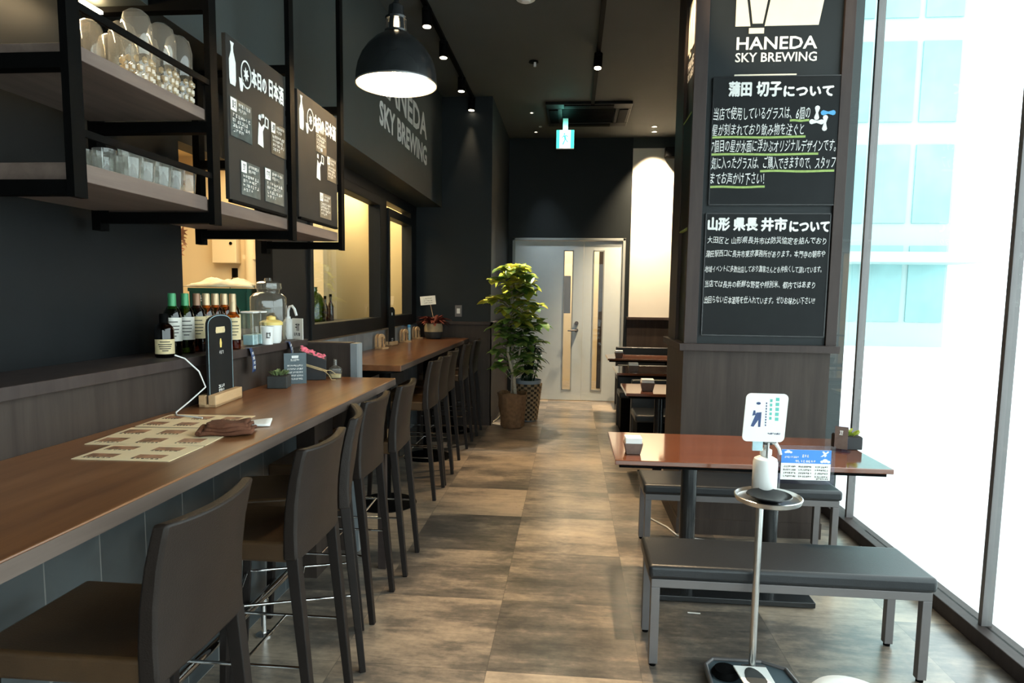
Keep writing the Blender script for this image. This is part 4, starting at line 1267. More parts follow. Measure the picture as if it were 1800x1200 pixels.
M['yellow'] = mat('pale_yellow_plastic', (0.86, 0.66, 0.20), 0.45, noise=0.05)
t = thing('tub', 'white tub with pale yellow lid beside the glass water jar', 'tub', (-1.462, 3.085, SZ))
MB().lathe([(0.040, 0), (0.046, 0.01), (0.050, 0.085), (0.050, 0.09)], 24).build('cup', 'white', t, smooth=40)
MB().lathe([(0.054, 0.088), (0.054, 0.102), (0.040, 0.110), (0.022, 0.114), (0.020, 0.128), (0.0, 0.134)], 24).build('lid', 'yellow', t, smooth=40)
t = thing('paper_cup', 'white printed paper cup in front of the yellow-lidded tub', 'cup', (-1.438, 2.990, SZ))
MB().lathe([(0.025, 0), (0.032, 0.085), (0.030, 0.085), (0.024, 0.004), (0, 0.004)], 20, cap1=False).build('cup', 'white', t, smooth=40)
mb = MB(); scribble(mb, (-0.012, 0.03, 0.012, 0.058), (0.032 * math.cos(FA), 0.032 * math.sin(FA), 0), Vector((-math.sin(FA), math.cos(FA), 0)), Z, Vector((math.cos(FA), math.sin(FA), 0)), 1, 0.15)
mb.build('print', 'ink', t)
# water jar
j = thing('water_jar', 'big square-shouldered glass water jar with glass lid', 'jar', (-1.545, 3.235, SZ), 0.35)
def sq_ring(r, z, n=32, p=4.0):
    out = []
    for k in range(n):
        a = 2 * PI * k / n
        c_, s_ = math.cos(a), math.sin(a)
        q = (abs(c_) ** p + abs(s_) ** p) ** (-1 / p)
        out.append((r * q * c_, r * q * s_, z))
    return out
def loft(rings, cap0=True, cap1=True):
    n = len(rings[0]); vs = [p for r in rings for p in r]; fs = []
    for i in range(len(rings) - 1):
        for k in range(n):
            k2 = (k + 1) % n
            fs.append((i * n + k, i * n + k2, (i + 1) * n + k2, (i + 1) * n + k))
    if cap0: fs.append(tuple(reversed(range(n))))
    if cap1: fs.append(tuple((len(rings) - 1) * n + k for k in range(n)))
    return MB().add(vs, fs)
loft([sq_ring(0.080, 0.0), sq_ring(0.086, 0.008), sq_ring(0.088, 0.20), sq_ring(0.086, 0.222), sq_ring(0.070, 0.240, p=3), sq_ring(0.055, 0.246, p=2)], cap1=False).build('jar_body', 'jarglass', j, smooth=50)
MB().lathe([(0.055, 0.246), (0.057, 0.262), (0.060, 0.266)], 28, cap0=False, cap1=False).build('jar_neck', 'jarglass', j, smooth=40)
MB().lathe([(0.064, 0.262), (0.066, 0.270), (0.064, 0.292), (0.050, 0.300), (0.020, 0.304), (0.016, 0.318), (0.0, 0.322)], 28).build('jar_lid', 'jarglass', j, smooth=40)
t = thing('soap_bottle', 'white pump bottle with curved spout beside the water jar', 'bottle', (-1.500, 3.365, SZ), -0.5)
MB().lathe([(0.028, 0), (0.030, 0.006), (0.030, 0.085), (0.020, 0.105), (0.012, 0.110), (0.012, 0.120)], 20).build('body', 'white', t, smooth=40)
MB().tube([(0, 0, 0.12), (0, 0, 0.15), (0.004, 0.006, 0.172), (0.018, 0.012, 0.176), (0.032, 0.016, 0.160), (0.042, 0.020, 0.125)], 0.007, 10).build('spout', 'white', t, smooth=60)
t = thing('tag_card', 'white card with brushed characters on the shelf end', 'card', (-1.436, 3.335, SZ), -0.45)
MB().box(-0.040, -0.0015, 0.0, 0.040, 0.0015, 0.112).build('card', 'paper', t)
MB().box(-0.02, -0.012, 0, 0.02, 0.012, 0.005).build('card_foot', 'clear', t)
mb = MB(); scribble(mb, (-0.018, 0.045, 0.022, 0.085), (0, -0.0016, 0), X, Z, -Y, 2, 0.14); scribble(mb, (-0.025, 0.02, 0.02, 0.036), (0, -0.0016, 0), X, Z, -Y, 4, 0.2)
mb.build('brushed_lettering', 'ink', t)
M['navyprint'] = mat('navy_blue_ribbon', (0.035, 0.065, 0.17), 0.6, noise=0.2, nscale=40)
def ribbon(loc, h, label, rz):
    t = thing('hanging_tag', label, 'tag', loc, rz, 'blue printed tags hanging from the shelf edge')
    def fn(u, v): return (0.014 * math.sin(v * 2.2), (u - 0.5) * (0.046 + 0.02 * v), -h * v)
    MB().grid(fn, 4, 8).build('strip', 'navyprint', t, smooth=60, solid=0.001)
    MB().box(-0.02, -0.02, 0.0002, 0.002, 0.02, 0.0014).build('tape', 'navyprint', t)
    mb = MB()
    for i in range(4):
        z = -h * (0.22 + 0.2 * i)
        scribble(mb, (-0.018, z - 0.007, 0.018, z + 0.007), (0.014 * math.sin((0.22 + 0.2 * i) * 2.2) + 0.0012, 0, 0), Y, Z, X, 4, 0.2)
    mb.build('print', 'paper', t)
ribbon((-1.410, 2.770, 1.174), 0.105, 'blue printed tag hanging from the shelf edge near the canisters', 0.25)
ribbon((-1.410, 3.170, 1.174), 0.080, 'blue printed tag hanging from the shelf edge above the slate sign', 0.25)

# ---------------------------------------------------------------- things on the counter
CZ = 0.9855
sg = thing('standing_sign', 'tall black tombstone-shaped sign in a light wooden foot on the counter', 'sign', (-1.372, 2.445, CZ), 0.10)
MB().box(-0.030, -0.125, 0, -0.004, 0.125, 0.046).box(0.006, -0.125, 0, 0.034, 0.125, 0.046).box(-0.030, -0.125, 0, 0.034, 0.125, 0.012).build('wooden_foot', 'pine', sg, bevel=0.002)
def tomb(w, h, arch, n=18):
    p = [(-w, 0), (w, 0), (w, h - arch)]
    for i in range(1, n):
        a = PI * i / n
        p.append((w * math.cos(a) * (1 if abs(math.cos(a)) < 0.93 else 1), h - arch + arch * math.sin(a) ** 0.7))
    p.append((-w, h - arch))
    return p
b = MB().prism(tomb(0.112, 0.335, 0.045), (-0.002, 0, 0.013), Y, Z, X, 0.007).build('board', 'board', sg)
o = Vector((0.0052, 0, 0.013))
e = MB()
pts = tomb(0.106, 0.328, 0.042)
for i in range(len(pts)):
    p = Vector(pts[i]); q = Vector(pts[(i + 1) % len(pts)])
    if (q - p).length < 1e-5: continue
    d = (q - p).normalized(); nn = Vector((-d.y, d.x)) * 0.0011
    e.prism([(v.x, v.y + 0.003) for v in (p - nn, q - nn, q + nn, p + nn)], o, Y, Z, X, 0.0006)
e.build('chalk_outline', 'bluelabel', sg)
MB().prism([(-0.038, 0.262), (0.038, 0.262), (0.042, 0.270), (0.038, 0.286), (-0.038, 0.286), (-0.042, 0.270)], o, Y, Z, X, 0.0008).build('plaque', 'labelcream', sg)
mb = MB().prism([(-0.006, 0.205), (0.006, 0.205), (0.009, 0.222), (0.004, 0.240), (-0.004, 0.240), (-0.009, 0.222)], o, Y, Z, X, 0.0008)
mb.build('gold_glass_mark', 'yellow', sg)
mb = MB(); scribble(mb, (-0.018, 0.180, 0.022, 0.193), o, Y, Z, X, 3, 0.25)
for i in range(3): scribble(mb, (-0.03, 0.048 - 0.016 * i, 0.022, 0.060 - 0.016 * i), o, Y, Z, X, 4, 0.28)
mb.build('white_lettering', 'chalk', sg)
# succulent in a square pot
M['succ'] = mat('grey_green_succulent', (0.16, 0.22, 0.09), 0.6, noise=0.25, nscale=30)
M['slatepot'] = mat('dark_slate_pot', (0.035, 0.037, 0.036), 0.6, noise=0.2, nscale=20)
M['soil'] = mat('dark_soil', (0.03, 0.022, 0.016), 0.95, noise=0.3, nscale=60)
def leaf_strip(mb, base, direction, L, w, droop=0.3, n=5, fold=0.15, up=0.0):
    """pointed leaf of real width and curve from base along direction"""
    d = Vector(direction).normalized()
    s_ = d.cross(Z)
    if s_.length < 1e-3: s_ = X.copy()
    s_.normalize(); upv = s_.cross(d).normalized()
    vs = []
    for i in range(n + 1):
        t_ = i / n
        ww = w * math.sin(PI * min(1, 0.08 + 0.92 * t_)) ** 0.62 * (1 if i < n else 0.0)
        c_ = Vector(base) + d * (L * t_) - Z * (droop * L * t_ * t_) + Z * up * L * t_
        vs += [c_ - s_ * ww / 2 + upv * fold * ww, c_, c_ + s_ * ww / 2 + upv * fold * ww]
    fs = []
    for i in range(n):
        a = i * 3
        fs += [(a, a + 1, a + 4, a + 3), (a + 1, a + 2, a + 5, a + 4)]
    mb.add(vs, fs)
def succulent(loc, s, label, potmat='slatepot', leafmat='succ', rz=0.2, ph=0.055):
    t = thing('succulent_pot', label, 'potted succulent', loc, rz)
    w = 0.044 * s
    MB().box(-w, -w, 0, w, w, ph).build('pot', potmat, t, bevel=0.003)
    MB().box(-w + 0.004, -w + 0.004, ph, w - 0.004, w - 0.004, ph + 0.003).build('soil', 'soil', t)
    mb = MB()
    for k in range(46):
        a = random.uniform(0, 2 * PI); r_ = w * 0.75 * math.sqrt(random.random())
        leaf_strip(mb, (r_ * math.cos(a), r_ * math.sin(a), ph + 0.003), (math.cos(a) * 0.7, math.sin(a) * 0.7, random.uniform(0.5, 1.2)), random.uniform(0.022, 0.042) * s, 0.012 * s, 0.2, 4, 0.3)
    mb.build('leaves', leafmat, t, smooth=60)
    return t
succulent((-1.335, 2.885, CZ), 1.0, 'small succulent in a dark square pot on the counter')
M['slatecard'] = mat('blue_grey_printed_card', (0.075, 0.105, 0.120), 0.5, noise=0.1)
t = thing('counter_sign', 'blue-grey card sign with white print beside the succulent', 'sign', (-1.312, 3.010, CZ), 0.62)
MB().box(-0.052, -0.002, 0, 0.052, 0.002, 0.148).build('card', 'slatecard', t)
MB().box(-0.05, 0.002, 0, 0.05, 0.03, 0.003).build('card_foot', 'slatecard', t)
mb = MB(); o = Vector((0, -0.0022, 0))
scribble(mb, (-0.022, 0.110, 0.020, 0.120), o, X, Z, -Y, 6, 0.3)
mb.prism([(-0.016, 0.124), (0.014, 0.124), (0.016, 0.136), (-0.016, 0.136)], o, X, Z, -Y, 0.001)
for i in range(5):
    scribble(mb, (-0.038, 0.084 - 0.016 * i, 0.036, 0.092 - 0.016 * i), o, X, Z, -Y, 12, 0.22)
mb.build('print', 'chalk', t)
# gift box with pink flowers and straw cord
M['pink'] = mat('pink_paper_flowers', (0.72, 0.16, 0.24), 0.8, noise=0.4, nscale=60)
M['straw'] = mat('straw_cord', (0.55, 0.42, 0.22), 0.8, noise=0.2, nscale=40)
M['boxblack'] = mat('matte_black_box', (0.013, 0.013, 0.015), 0.6, noise=0.1)
t = thing('flower_box', 'black gift box with pink flowers on top and a straw cord', 'box', (-1.300, 3.200, CZ), 0.35)
MB().add([(-0.062, -0.05, 0), (0.062, -0.05, 0), (0.062, 0.05, 0), (-0.062, 0.05, 0), (-0.066, -0.05, 0.150), (0.066, -0.05, 0.100), (0.066, 0.05, 0.115), (-0.066, 0.05, 0.165)],
         [(0, 3, 2, 1), (4, 5, 6, 7), (0, 1, 5, 4), (1, 2, 6, 5), (2, 3, 7, 6), (3, 0, 4, 7)]).build('box', 'boxblack', t, bevel=0.003)
mb = MB()
for k in range(60):
    u, v = random.uniform(-1, 1), random.uniform(-1, 1)
    mb.ball((u * 0.060, v * 0.044, 0.130 - u * 0.025 + v * 0.0075 + 0.003), 0.008, 0.008, 0.005, 6, 4)
mb.build('flowers', 'pink', t)
mb = MB()
for k in range(3):
    mb.tube([(-0.066, -0.053 - 0.002 * k, 0.085 + 0.004 * k), (0.02, -0.055, 0.055 + 0.005 * k), (0.068, -0.052, 0.040 + 0.004 * k)], 0.0016, 6)
mb.tube([(0.05, -0.055, 0.048), (0.075, -0.07, 0.03), (0.09, -0.08, 0.004), (0.11, -0.075, 0.003)], 0.0016, 6).tube([(0.05, -0.055, 0.048), (0.085, -0.06, 0.05), (0.11, -0.05, 0.03)], 0.0016, 6)
mb.build('straw_cord', 'straw', t, smooth=60)
t = thing('oil_bottle', 'small square glass bottle on the counter end', 'bottle', (-1.205, 3.255, CZ), 0.4)
loft([sq_ring(0.030, 0), sq_ring(0.032, 0.004), sq_ring(0.032, 0.052), sq_ring(0.020, 0.062, p=3), sq_ring(0.009, 0.066, p=2), sq_ring(0.009, 0.095, p=2), sq_ring(0.014, 0.099, p=2)]).build('glass', 'jarglass', t, smooth=40)
loft([sq_ring(0.027, 0.004), sq_ring(0.028, 0.020)]).build('amber_content', 'straw', t)
# menu sheets, napkin, cloth, cable
M['menupaper'] = mat('cream_menu_paper', (0.92, 0.74, 0.47), 0.6, noise=0.03)
M['dish'] = mat('brown_dish_photo', (0.40, 0.20, 0.11), 0.5, noise=0.6, nscale=26)
def menu_sheet(loc, rz, w, h, label, cols, rows):
    t = thing('menu_sheet', label, 'menu sheet', loc, rz, 'printed menu sheets on the counter')
    MB().box(-w / 2, -h / 2, 0, w / 2, h / 2, 0.0015).build('sheet', 'menupaper', t)
    mb = MB(); tx = MB()
    for i in range(cols):
        for k in range(rows):
            a = -w / 2 + w * (i + 0.12) / cols; b = -h / 2 + h * (k + 0.30) / rows
            mb.box(a, b, 0.0016, a + w * 0.60 / cols, b + h * 0.42 / rows, 0.0019)
            scribble(tx, (a, b - h * 0.14 / rows, a + w * 0.6 / cols, b - h * 0.05 / rows), (0, 0, 0.0015), X, Y, Z, 6, 0.2)
    mb.build('dish_photo', 'dish', t)
    tx.build('menu_print', 'ink', t)
menu_sheet((-1.245, 2.070, CZ), 0.06, 0.30, 0.215, 'menu sheet with dish photos lying farthest along the counter', 3, 2)
menu_sheet((-1.205, 1.835, CZ), 0.10, 0.34, 0.235, 'menu sheet with dish photos under the brown cloth', 3, 2)
menu_sheet((-1.150, 1.635, CZ), 0.04, 0.26, 0.170, 'menu sheet nearest the stool, cut by the frame edge', 2, 2)
t = thing('paper_napkin', 'folded white paper napkin between menu sheet and brown cloth', 'napkin', (-1.055, 2.035, CZ), 0.35)
MB().grid(lambda u, v: ((u - 0.5) * 0.15, (v - 0.5) * 0.085, 0.007 + 0.003 * math.sin(u * 5 + v * 3)), 8, 6).build('napkin', 'tissue', t, smooth=60, solid=0.006)
M['cloth'] = mat('chestnut_brown_cloth', (0.125, 0.045, 0.022), 0.9, noise=0.15, nscale=40, bump=0.3, bscale=220)
t = thing('cloth', 'folded chestnut brown cloth on the counter', 'cloth', (-1.045, 1.900, CZ), 0.35)
for i, (w, d, z, ph) in enumerate(((0.150, 0.105, 0.006, 0.0), (0.130, 0.098, 0.016, 1.2), (0.115, 0.085, 0.026, 2.0))):
    MB().grid(lambda u, v: ((u - 0.5) * w + 0.004 * math.sin(v * 7 + ph), (v - 0.5) * d + 0.005 * math.sin(u * 6 + ph), z + 0.007 + 0.004 * math.sin(u * 9 + v * 4 + ph) * (0.4 + u * 0.3) - (0.006 if v in (0, 1) else 0)), 16, 10).build('cloth_fold', 'cloth', t, smooth=70, solid=0.009)
mb = MB().tube([(-0.078, -0.05, 0.012), (-0.068, 0.0, 0.020), (-0.075, 0.05, 0.012)], [0.008, 0.013, 0.008], 10)
mb.build('rolled_edge', 'cloth', t, smooth=60)
tag(MB().tube([(-0.005, 0, 0.205), (0.015, 0.03, 0.19), (0.05, 0.06, 0.14), (0.065, 0.075, 0.08), (0.035, 0.02, 0.035), (0.03, -0.06, 0.006), (0.06, -0.10, 0.004), (0.12, -0.12, 0.006), (0.17, -0.13, 0.004)], 0.0028, 8).build('charging_cable', 'white', smooth=60),
    'white cable running from the bottle shelf down to the menu sheets', 'cable', loc=(-1.42, 2.235, CZ))

# ---------------------------------------------------------------- things in the kitchen
t = thing('junction_box', 'cream wall box with dark hook in the kitchen', 'wall box', (-3.02, 5.598, 1.67))
MB().box(-0.115, -0.09, 0, 0.105, 0, 0.34).build('cover', 'cream', t, bevel=0.006)
MB().cyl((0.06, -0.095, 0.17), (0.06, -0.09, 0.17), 0.014, 12).build('latch', 'black', t)
tag(MB().box(-0.02, -0.03, 0, 0.02, 0, 0.08).tube([(0, -0.03, 0.02), (-0.03, -0.05, -0.05), (-0.05, -0.01, -0.12)], 0.004, 6).build('wall_plug', 'black'), 'black plug with cable under the cream wall box', 'plug', loc=(-2.97, 5.598, 1.55))
for i, (x, r_, lab) in enumerate(((-2.80, 0.045, 'cream vertical pipe in the kitchen next to the wall box'), (-2.665, 0.036, 'cream vertical pipe in the kitchen closer to the dark post'))):
    tag(MB().cyl((0, 0, 0), (0, 0, 1.44), r_, 16).box(-r_ - 0.01, -0.03, 0.55, r_ + 0.01, r_ + 0.006, 0.59).build('pipe', 'cream', smooth=40), lab, 'pipe', 'vertical pipes on the kitchen wall', loc=(x, 5.54, 1.155))
t = thing('control_panel', 'small wall panel on the kitchen wall beside the pipes', 'control panel', (-2.50, 5.598, 1.68))
MB().box(-0.09, -0.06, 0, 0.09, 0, 0.17).build('cover', 'cream', t, bevel=0.005)
MB().box(-0.05, -0.055, -0.16, 0.01, 0, -0.05).build('switch', 'rackwood', t, bevel=0.003)
t = thing('kitchen_cabinet', 'dark kitchen cabinet behind the serving opening', 'cabinet', (-2.08, 3.5, 0))
MB().box(-0.27, -0.70, 0, 0.27, 0.55, 1.18).build('body', 'wain', t)
MB().box(-0.28, -0.71, 1.18, 0.28, 0.56, 1.215).build('top', 'rackwood', t)
M['crategreen'] = mat('dark_green_plastic_crate', (0.012, 0.085, 0.060), 0.45, noise=0.1)
M['bag'] = mat('crumpled_cream_bag', (0.78, 0.66, 0.44), 0.6, noise=0.1, bump=0.5, bscale=30)
cr = thing('crate', 'dark green plastic crate behind the bottles', 'crate', (-1.985, 3.62, 1.216), 0.15)
mb = MB()
W_, D_, H_ = 0.155, 0.115, 0.225
mb.box(-W_, -D_, 0, W_, D_, 0.01).box(-W_, -D_, 0, W_, -D_ + 0.008, H_).box(-W_, D_ - 0.008, 0, W_, D_, H_).box(-W_, -D_, 0, -W_ + 0.008, D_, H_).box(W_ - 0.008, -D_, 0, W_, D_, H_)
mb.box(-W_ - 0.006, -D_ - 0.006, H_ - 0.02, W_ + 0.006, -D_, H_)
mb.build('shell', 'crategreen', cr)
mb = MB()
for i in range(4):
    scribble(mb, (-0.10 + 0.13 * (i % 2), 0.150 - 0.07 * (i // 2), -0.04 + 0.13 * (i % 2), 0.185 - 0.07 * (i // 2)), (0, -D_ - 0.0002, 0), X, Z, -Y, 2, 0.16)
mb.build('crate_print', 'paper', cr)
t = thing('plastic_bag', 'crumpled cream bag lying on the green crate', 'bag', (-1.985, 3.62, 1.442), 0.15)
def bagf(u, v):
    x = (u - 0.5) * 0.36; y = (v - 0.5) * 0.26
    e = max(0, 1 - (2 * u - 1) ** 2) * max(0, 1 - (2 * v - 1) ** 2)
    return (x + 0.01 * math.sin(v * 14), y + 0.01 * math.sin(u * 12), 0.006 + 0.040 * e ** 0.5 + 0.012 * math.sin(u * 13 + v * 9) * e + 0.008 * math.sin(u * 29 - v * 17) * e)
MB().grid(bagf, 22, 16).build('bag', 'bag', t, smooth=60, solid=0.004)
M['maple'] = mat('orange_maple_leaves', (0.72, 0.26, 0.10), 0.7, noise=0.25, nscale=30)
t = thing('maple_garland', 'orange maple leaf decoration hanging in the serving opening', 'garland', (-1.725, 2.775, 2.05))
mb = MB()
for k in range(16):
    c = Vector((random.uniform(-0.03, 0.01), random.uniform(-0.03, 0.05), -0.10 - 0.36 * k / 15))
    pts = []
    r0 = random.uniform(0.022, 0.036); a0 = random.uniform(0, 6)
    for i in range(14):
        rr = r0 * (1.0 if i % 2 == 0 else 0.42)
        pts.append((rr * math.cos(a0 + 2 * PI * i / 14), rr * math.sin(a0 + 2 * PI * i / 14)))
    n_ = Vector((random.uniform(0.5, 1), random.uniform(-1, 0.2), random.uniform(-0.3, 0.3))).normalized()
    u_ = n_.cross(Z).normalized(); v_ = n_.cross(u_)
    mb.prism(pts, c, u_, v_, n_, 0.0008)
mb.build('leaves', 'maple', t)
MB().tube([(0, 0, 0), (-0.01, 0.01, -0.2), (0, 0, -0.46)], 0.002, 6).build('string', 'straw', t)
# jars behind the big window
t = thing('window_board', 'narrow dark board behind the wide kitchen window', 'board', (-1.93, 4.95, 1.17))
MB().box(-0.13, -0.80, 0, 0.13, 0.62, 0.028).build('board', 'frame', t)
for y in (-0.7, 0.5): MB().box(-0.12, y - 0.015, -1.17, 0.12, y + 0.015, 0).build('support', 'frame', t)
t = thing('carboy', 'big green glass jar behind the wide kitchen window', 'jar', (-1.905, 4.72, 1.199))
MB().lathe([(0.070, 0), (0.085, 0.01), (0.088, 0.10), (0.078, 0.17), (0.050, 0.215), (0.028, 0.232), (0.026, 0.262), (0.032, 0.266)], 28).build('glass', 'greenglass', t, smooth=40)
for i, (x, y, h, lab) in enumerate(((-1.90, 4.93, 0.20, 'dark slim bottle behind the kitchen window, beside the green jar'), (-1.905, 5.06, 0.215, 'dark slim bottle behind the kitchen window, farther from the green jar'))):
    tt = thing('slim_bottle', lab, 'bottle', (x, y, 1.199), 0, 'dark slim bottles behind the kitchen window')
    MB().lathe([(0.022, 0), (0.024, 0.005), (0.024, h * 0.55), (0.010, h * 0.72), (0.009, h * 0.93)], 16).build('glass', 'darkglass', tt, smooth=40)
    MB().lathe([(0.011, h * 0.90), (0.011, h)], 12).build('cap', 'black', tt, smooth=40)

# ---------------------------------------------------------------- things on the high table
TZ = 0.9585
GH = 'arched wooden card holders on the high table'
def holder(loc, label, rz=0.0):
    t = thing('card_holder', label, 'card holder', loc, rz, GH)
    n = 14
    def arch(w, h):
        p = [(-w, 0)]
        for i in range(n + 1):
            a = PI - PI * i / n
            p.append((w * math.cos(a), h - w + w * math.sin(a)))
        p.append((w, 0)); return p
    po, pi_ = arch(0.042, 0.125), arch(0.024, 0.100)
    for x in (-0.028, 0.006):
        mb = MB()
        for i in range(len(po) - 1):
            mb.prism([po[i], po[i + 1], pi_[i + 1], pi_[i]], (x, 0, 0), Y, Z, X, 0.014)
        mb.build('arch', 'pine', t)
    MB().box(-0.028, -0.042, 0, 0.055, 0.042, 0.012).build('foot', 'pine', t)
    mb = MB(); scribble(mb, (-0.012, 0.02, 0.012, 0.085), (0.0202, 0.033, 0), Y, Z, X, 1, 0.1)
    mb.build('burnt_mark', 'ink', t)
holder((-1.610, 5.42, TZ), 'arched wooden card holder on the high table, before the black sign', -0.35)
holder((-1.615, 6.24, TZ), 'arched wooden card holder on the high table, between the black sign and the blue tube', -0.35)
holder((-1.620, 6.76, TZ), 'arched wooden card holder on the high table, between the blue tube and the plant', -0.35)
t = thing('standing_sign', 'tall black rounded sign in a wooden foot on the high table', 'sign', (-1.618, 5.80, TZ), -0.15)
MB().box(-0.030, -0.07, 0, -0.004, 0.07, 0.036).box(0.006, -0.07, 0, 0.034, 0.07, 0.036).box(-0.030, -0.07, 0, 0.034, 0.07, 0.010).build('wooden_foot', 'pine', t, bevel=0.002)
MB().prism(tomb(0.062, 0.335, 0.055), (-0.002, 0, 0.011), Y, Z, X, 0.007).build('board', 'board', t)
mb = MB(); o = Vector((0.0052, 0, 0.011))
mb.prism([(-0.010, 0.26), (0.010, 0.26), (0.010, 0.285), (-0.010, 0.285)], o, Y, Z, X, 0.0008)
for i in range(3): scribble(mb, (-0.022, 0.044 - 0.014 * i, 0.022, 0.054 - 0.014 * i), o, Y, Z, X, 4, 0.28)
mb.build('white_lettering', 'chalk', t)
t = thing('tube', 'slim blue tube standing on the high table', 'tube', (-1.640, 6.53, TZ))
MB().lathe([(0.016, 0), (0.017, 0.125), (0.012, 0.13)], 16).build('body', 'bluelabel', t, smooth=40)
MB().lathe([(0.018, 0.128), (0.018, 0.150), (0.014, 0.153)], 16).build('cap', 'skyblue', t, smooth=40)
# red-leaved plant
M['redleaf'] = mat('dark_red_bromeliad_leaf', (0.20, 0.045, 0.030), 0.45, noise=0.45, nscale=12)
M['ochrepot'] = mat('ochre_band_pot', (0.38, 0.29, 0.17), 0.7, noise=0.12, nscale=20)
t = thing('red_leaf_plant', 'red-leaved plant in a two-tone round pot at the end of the high table', 'potted plant', (-1.445, 6.80, TZ))
MB().lathe([(0.070, 0), (0.088, 0.015), (0.098, 0.075)], 28, cap1=False).build('pot_base', 'slatepot', t, smooth=50)
MB().lathe([(0.098, 0.075), (0.098, 0.12), (0.088, 0.160), (0.080, 0.160), (0.082, 0.145), (0.0, 0.145)], 28, cap0=False, cap1=False).build('pot_rim', 'ochrepot', t, smooth=50)
mb = MB()
for k in range(64):
    a = random.uniform(0, 2 * PI); e = random.uniform(0.25, 1.5)
    leaf_strip(mb, (0.03 * math.cos(a), 0.03 * math.sin(a), 0.150 + random.uniform(0, 0.04)), (math.cos(a), math.sin(a), e), random.uniform(0.11, 0.20), 0.034, 0.45, 7, 0.2)
mb.build('leaves', 'redleaf', t, smooth=60)
cd = MB().tube([(0.01, 0.02, 0.14), (-0.04, 0.03, 0.36)], 0.003, 6).build('card_stick', 'pine', t)
cd = MB().box(-0.080, -0.0015, 0.0, 0.080, 0.0015, 0.092).build('message_card', 'paper', t)
cd.location = (-0.055, 0.0, 0.355); cd.rotation_euler = (0, -0.10, 0.12)
mb = MB()
for i in range(3): scribble(mb, (-0.045, 0.060 - 0.022 * i, 0.045, 0.070 - 0.022 * i), (0, -0.0016, 0), X, Z, -Y, 7, 0.18)
mb.build('card_print', 'ink', cd)

# ---------------------------------------------------------------- floor plants beside the block
def leafm(name, c1, c2, c3, rough=0.38):
    m = bpy.data.materials.new(name); m.use_nodes = True
    nt = m.node_tree; b = nt.nodes['Principled BSDF']; b.inputs['Roughness'].default_value = rough
    tc = nt.nodes.new('ShaderNodeTexCoord'); n = nt.nodes.new('ShaderNodeTexNoise')
    n.inputs['Scale'].default_value = 9; n.inputs['Detail'].default_value = 3
    nt.links.new(tc.outputs['Object'], n.inputs['Vector'])
    r = nt.nodes.new('ShaderNodeValToRGB')
    e = r.color_ramp.elements
    e[0].position = 0.35; e[0].color = (*c1, 1); e[1].position = 0.66; e[1].color = (*c3, 1)
    k = e.new(0.52); k.color = (*c2, 1)
    nt.links.new(n.outputs['Fac'], r.inputs['Fac']); nt.links.new(r.outputs['Color'], b.inputs['Base Color'])
    tr = nt.nodes.new('ShaderNodeBsdfTranslucent'); mx = nt.nodes.new('ShaderNodeMixShader'); mx.inputs[0].default_value = 0.45
    nt.links.new(r.outputs['Color'], tr.inputs[0]); nt.links.new(b.outputs[0], mx.inputs[1]); nt.links.new(tr.outputs[0], mx.inputs[2])
    nt.links.new(mx.outputs[0], nt.nodes['Material Output'].inputs[0])
    return m
M['leafyellow'] = leafm('yellow_variegated_leaf', (0.20, 0.30, 0.04), (0.46, 0.50, 0.07), (0.78, 0.70, 0.12))
M['leafgreen'] = leafm('green_variegated_leaf', (0.09, 0.21, 0.05), (0.20, 0.35, 0.09), (0.42, 0.52, 0.16))
M['leafdark'] = leafm('dark_green_leaf', (0.012, 0.045, 0.018), (0.022, 0.07, 0.026), (0.05, 0.11, 0.04))
M['burlap'] = mat('brown_burlap_wrap', (0.23, 0.125, 0.062), 0.9, noise=0.2, nscale=30, bump=0.5, bscale=180)
M['bark'] = mat('pale_bark', (0.42, 0.37, 0.29), 0.8, noise=0.25, nscale=30)
M['jute'] = mat('pale_twine', (0.52, 0.42, 0.28), 0.9, noise=0.2, nscale=60)
big = thing('tall_leafy_plant', 'tall yellow-green variegated plant in a burlap-wrapped pot by the door', 'potted plant', (-0.615, 6.98, 0))
def wrap(a, z):
    return 0.006 * math.sin(a * 7 + z * 12) + 0.005 * math.sin(a * 13 - z * 20)
n_ = 48; rings = []
for z, r in ((0.0, 0.105), (0.02, 0.125), (0.12, 0.130), (0.24, 0.142), (0.33, 0.150), (0.375, 0.156), (0.38, 0.148), (0.34, 0.135)):
    rings.append([((r + wrap(2 * PI * k / n_, z) * (1 if z > 0.01 else 0)) * math.cos(2 * PI * k / n_), (r + wrap(2 * PI * k / n_, z)) * math.sin(2 * PI * k / n_), z + (0.012 * math.sin(6 * PI * k / n_ ) if z > 0.3 else 0)) for k in range(n_)])
loft(rings, cap1=False).build('burlap_wrap', 'burlap', big, smooth=70)
MB().lathe([(0.0, 0.335), (0.138, 0.335)], 28, cap0=False, cap1=False).build('soil', 'soil', big)
MB().tube([(0.03, 0, 0.33), (0.012, 0, 0.55), (-0.055, -0.01, 0.80), (-0.05, 0.0, 1.05), (-0.03, 0.02, 1.35), (-0.03, 0, 1.62)], [0.022, 0.020, 0.016, 0.013, 0.011, 0.007], 12).build('trunk', 'bark', big, smooth=60)
MB().tube([(-0.02, 0.03, 0.33), (0.05, 0.05, 0.70), (0.10, 0.03, 1.05), (0.07, 0.0, 1.35)], [0.014, 0.011, 0.009, 0.006], 10).build('trunk', 'bark', big, smooth=60)
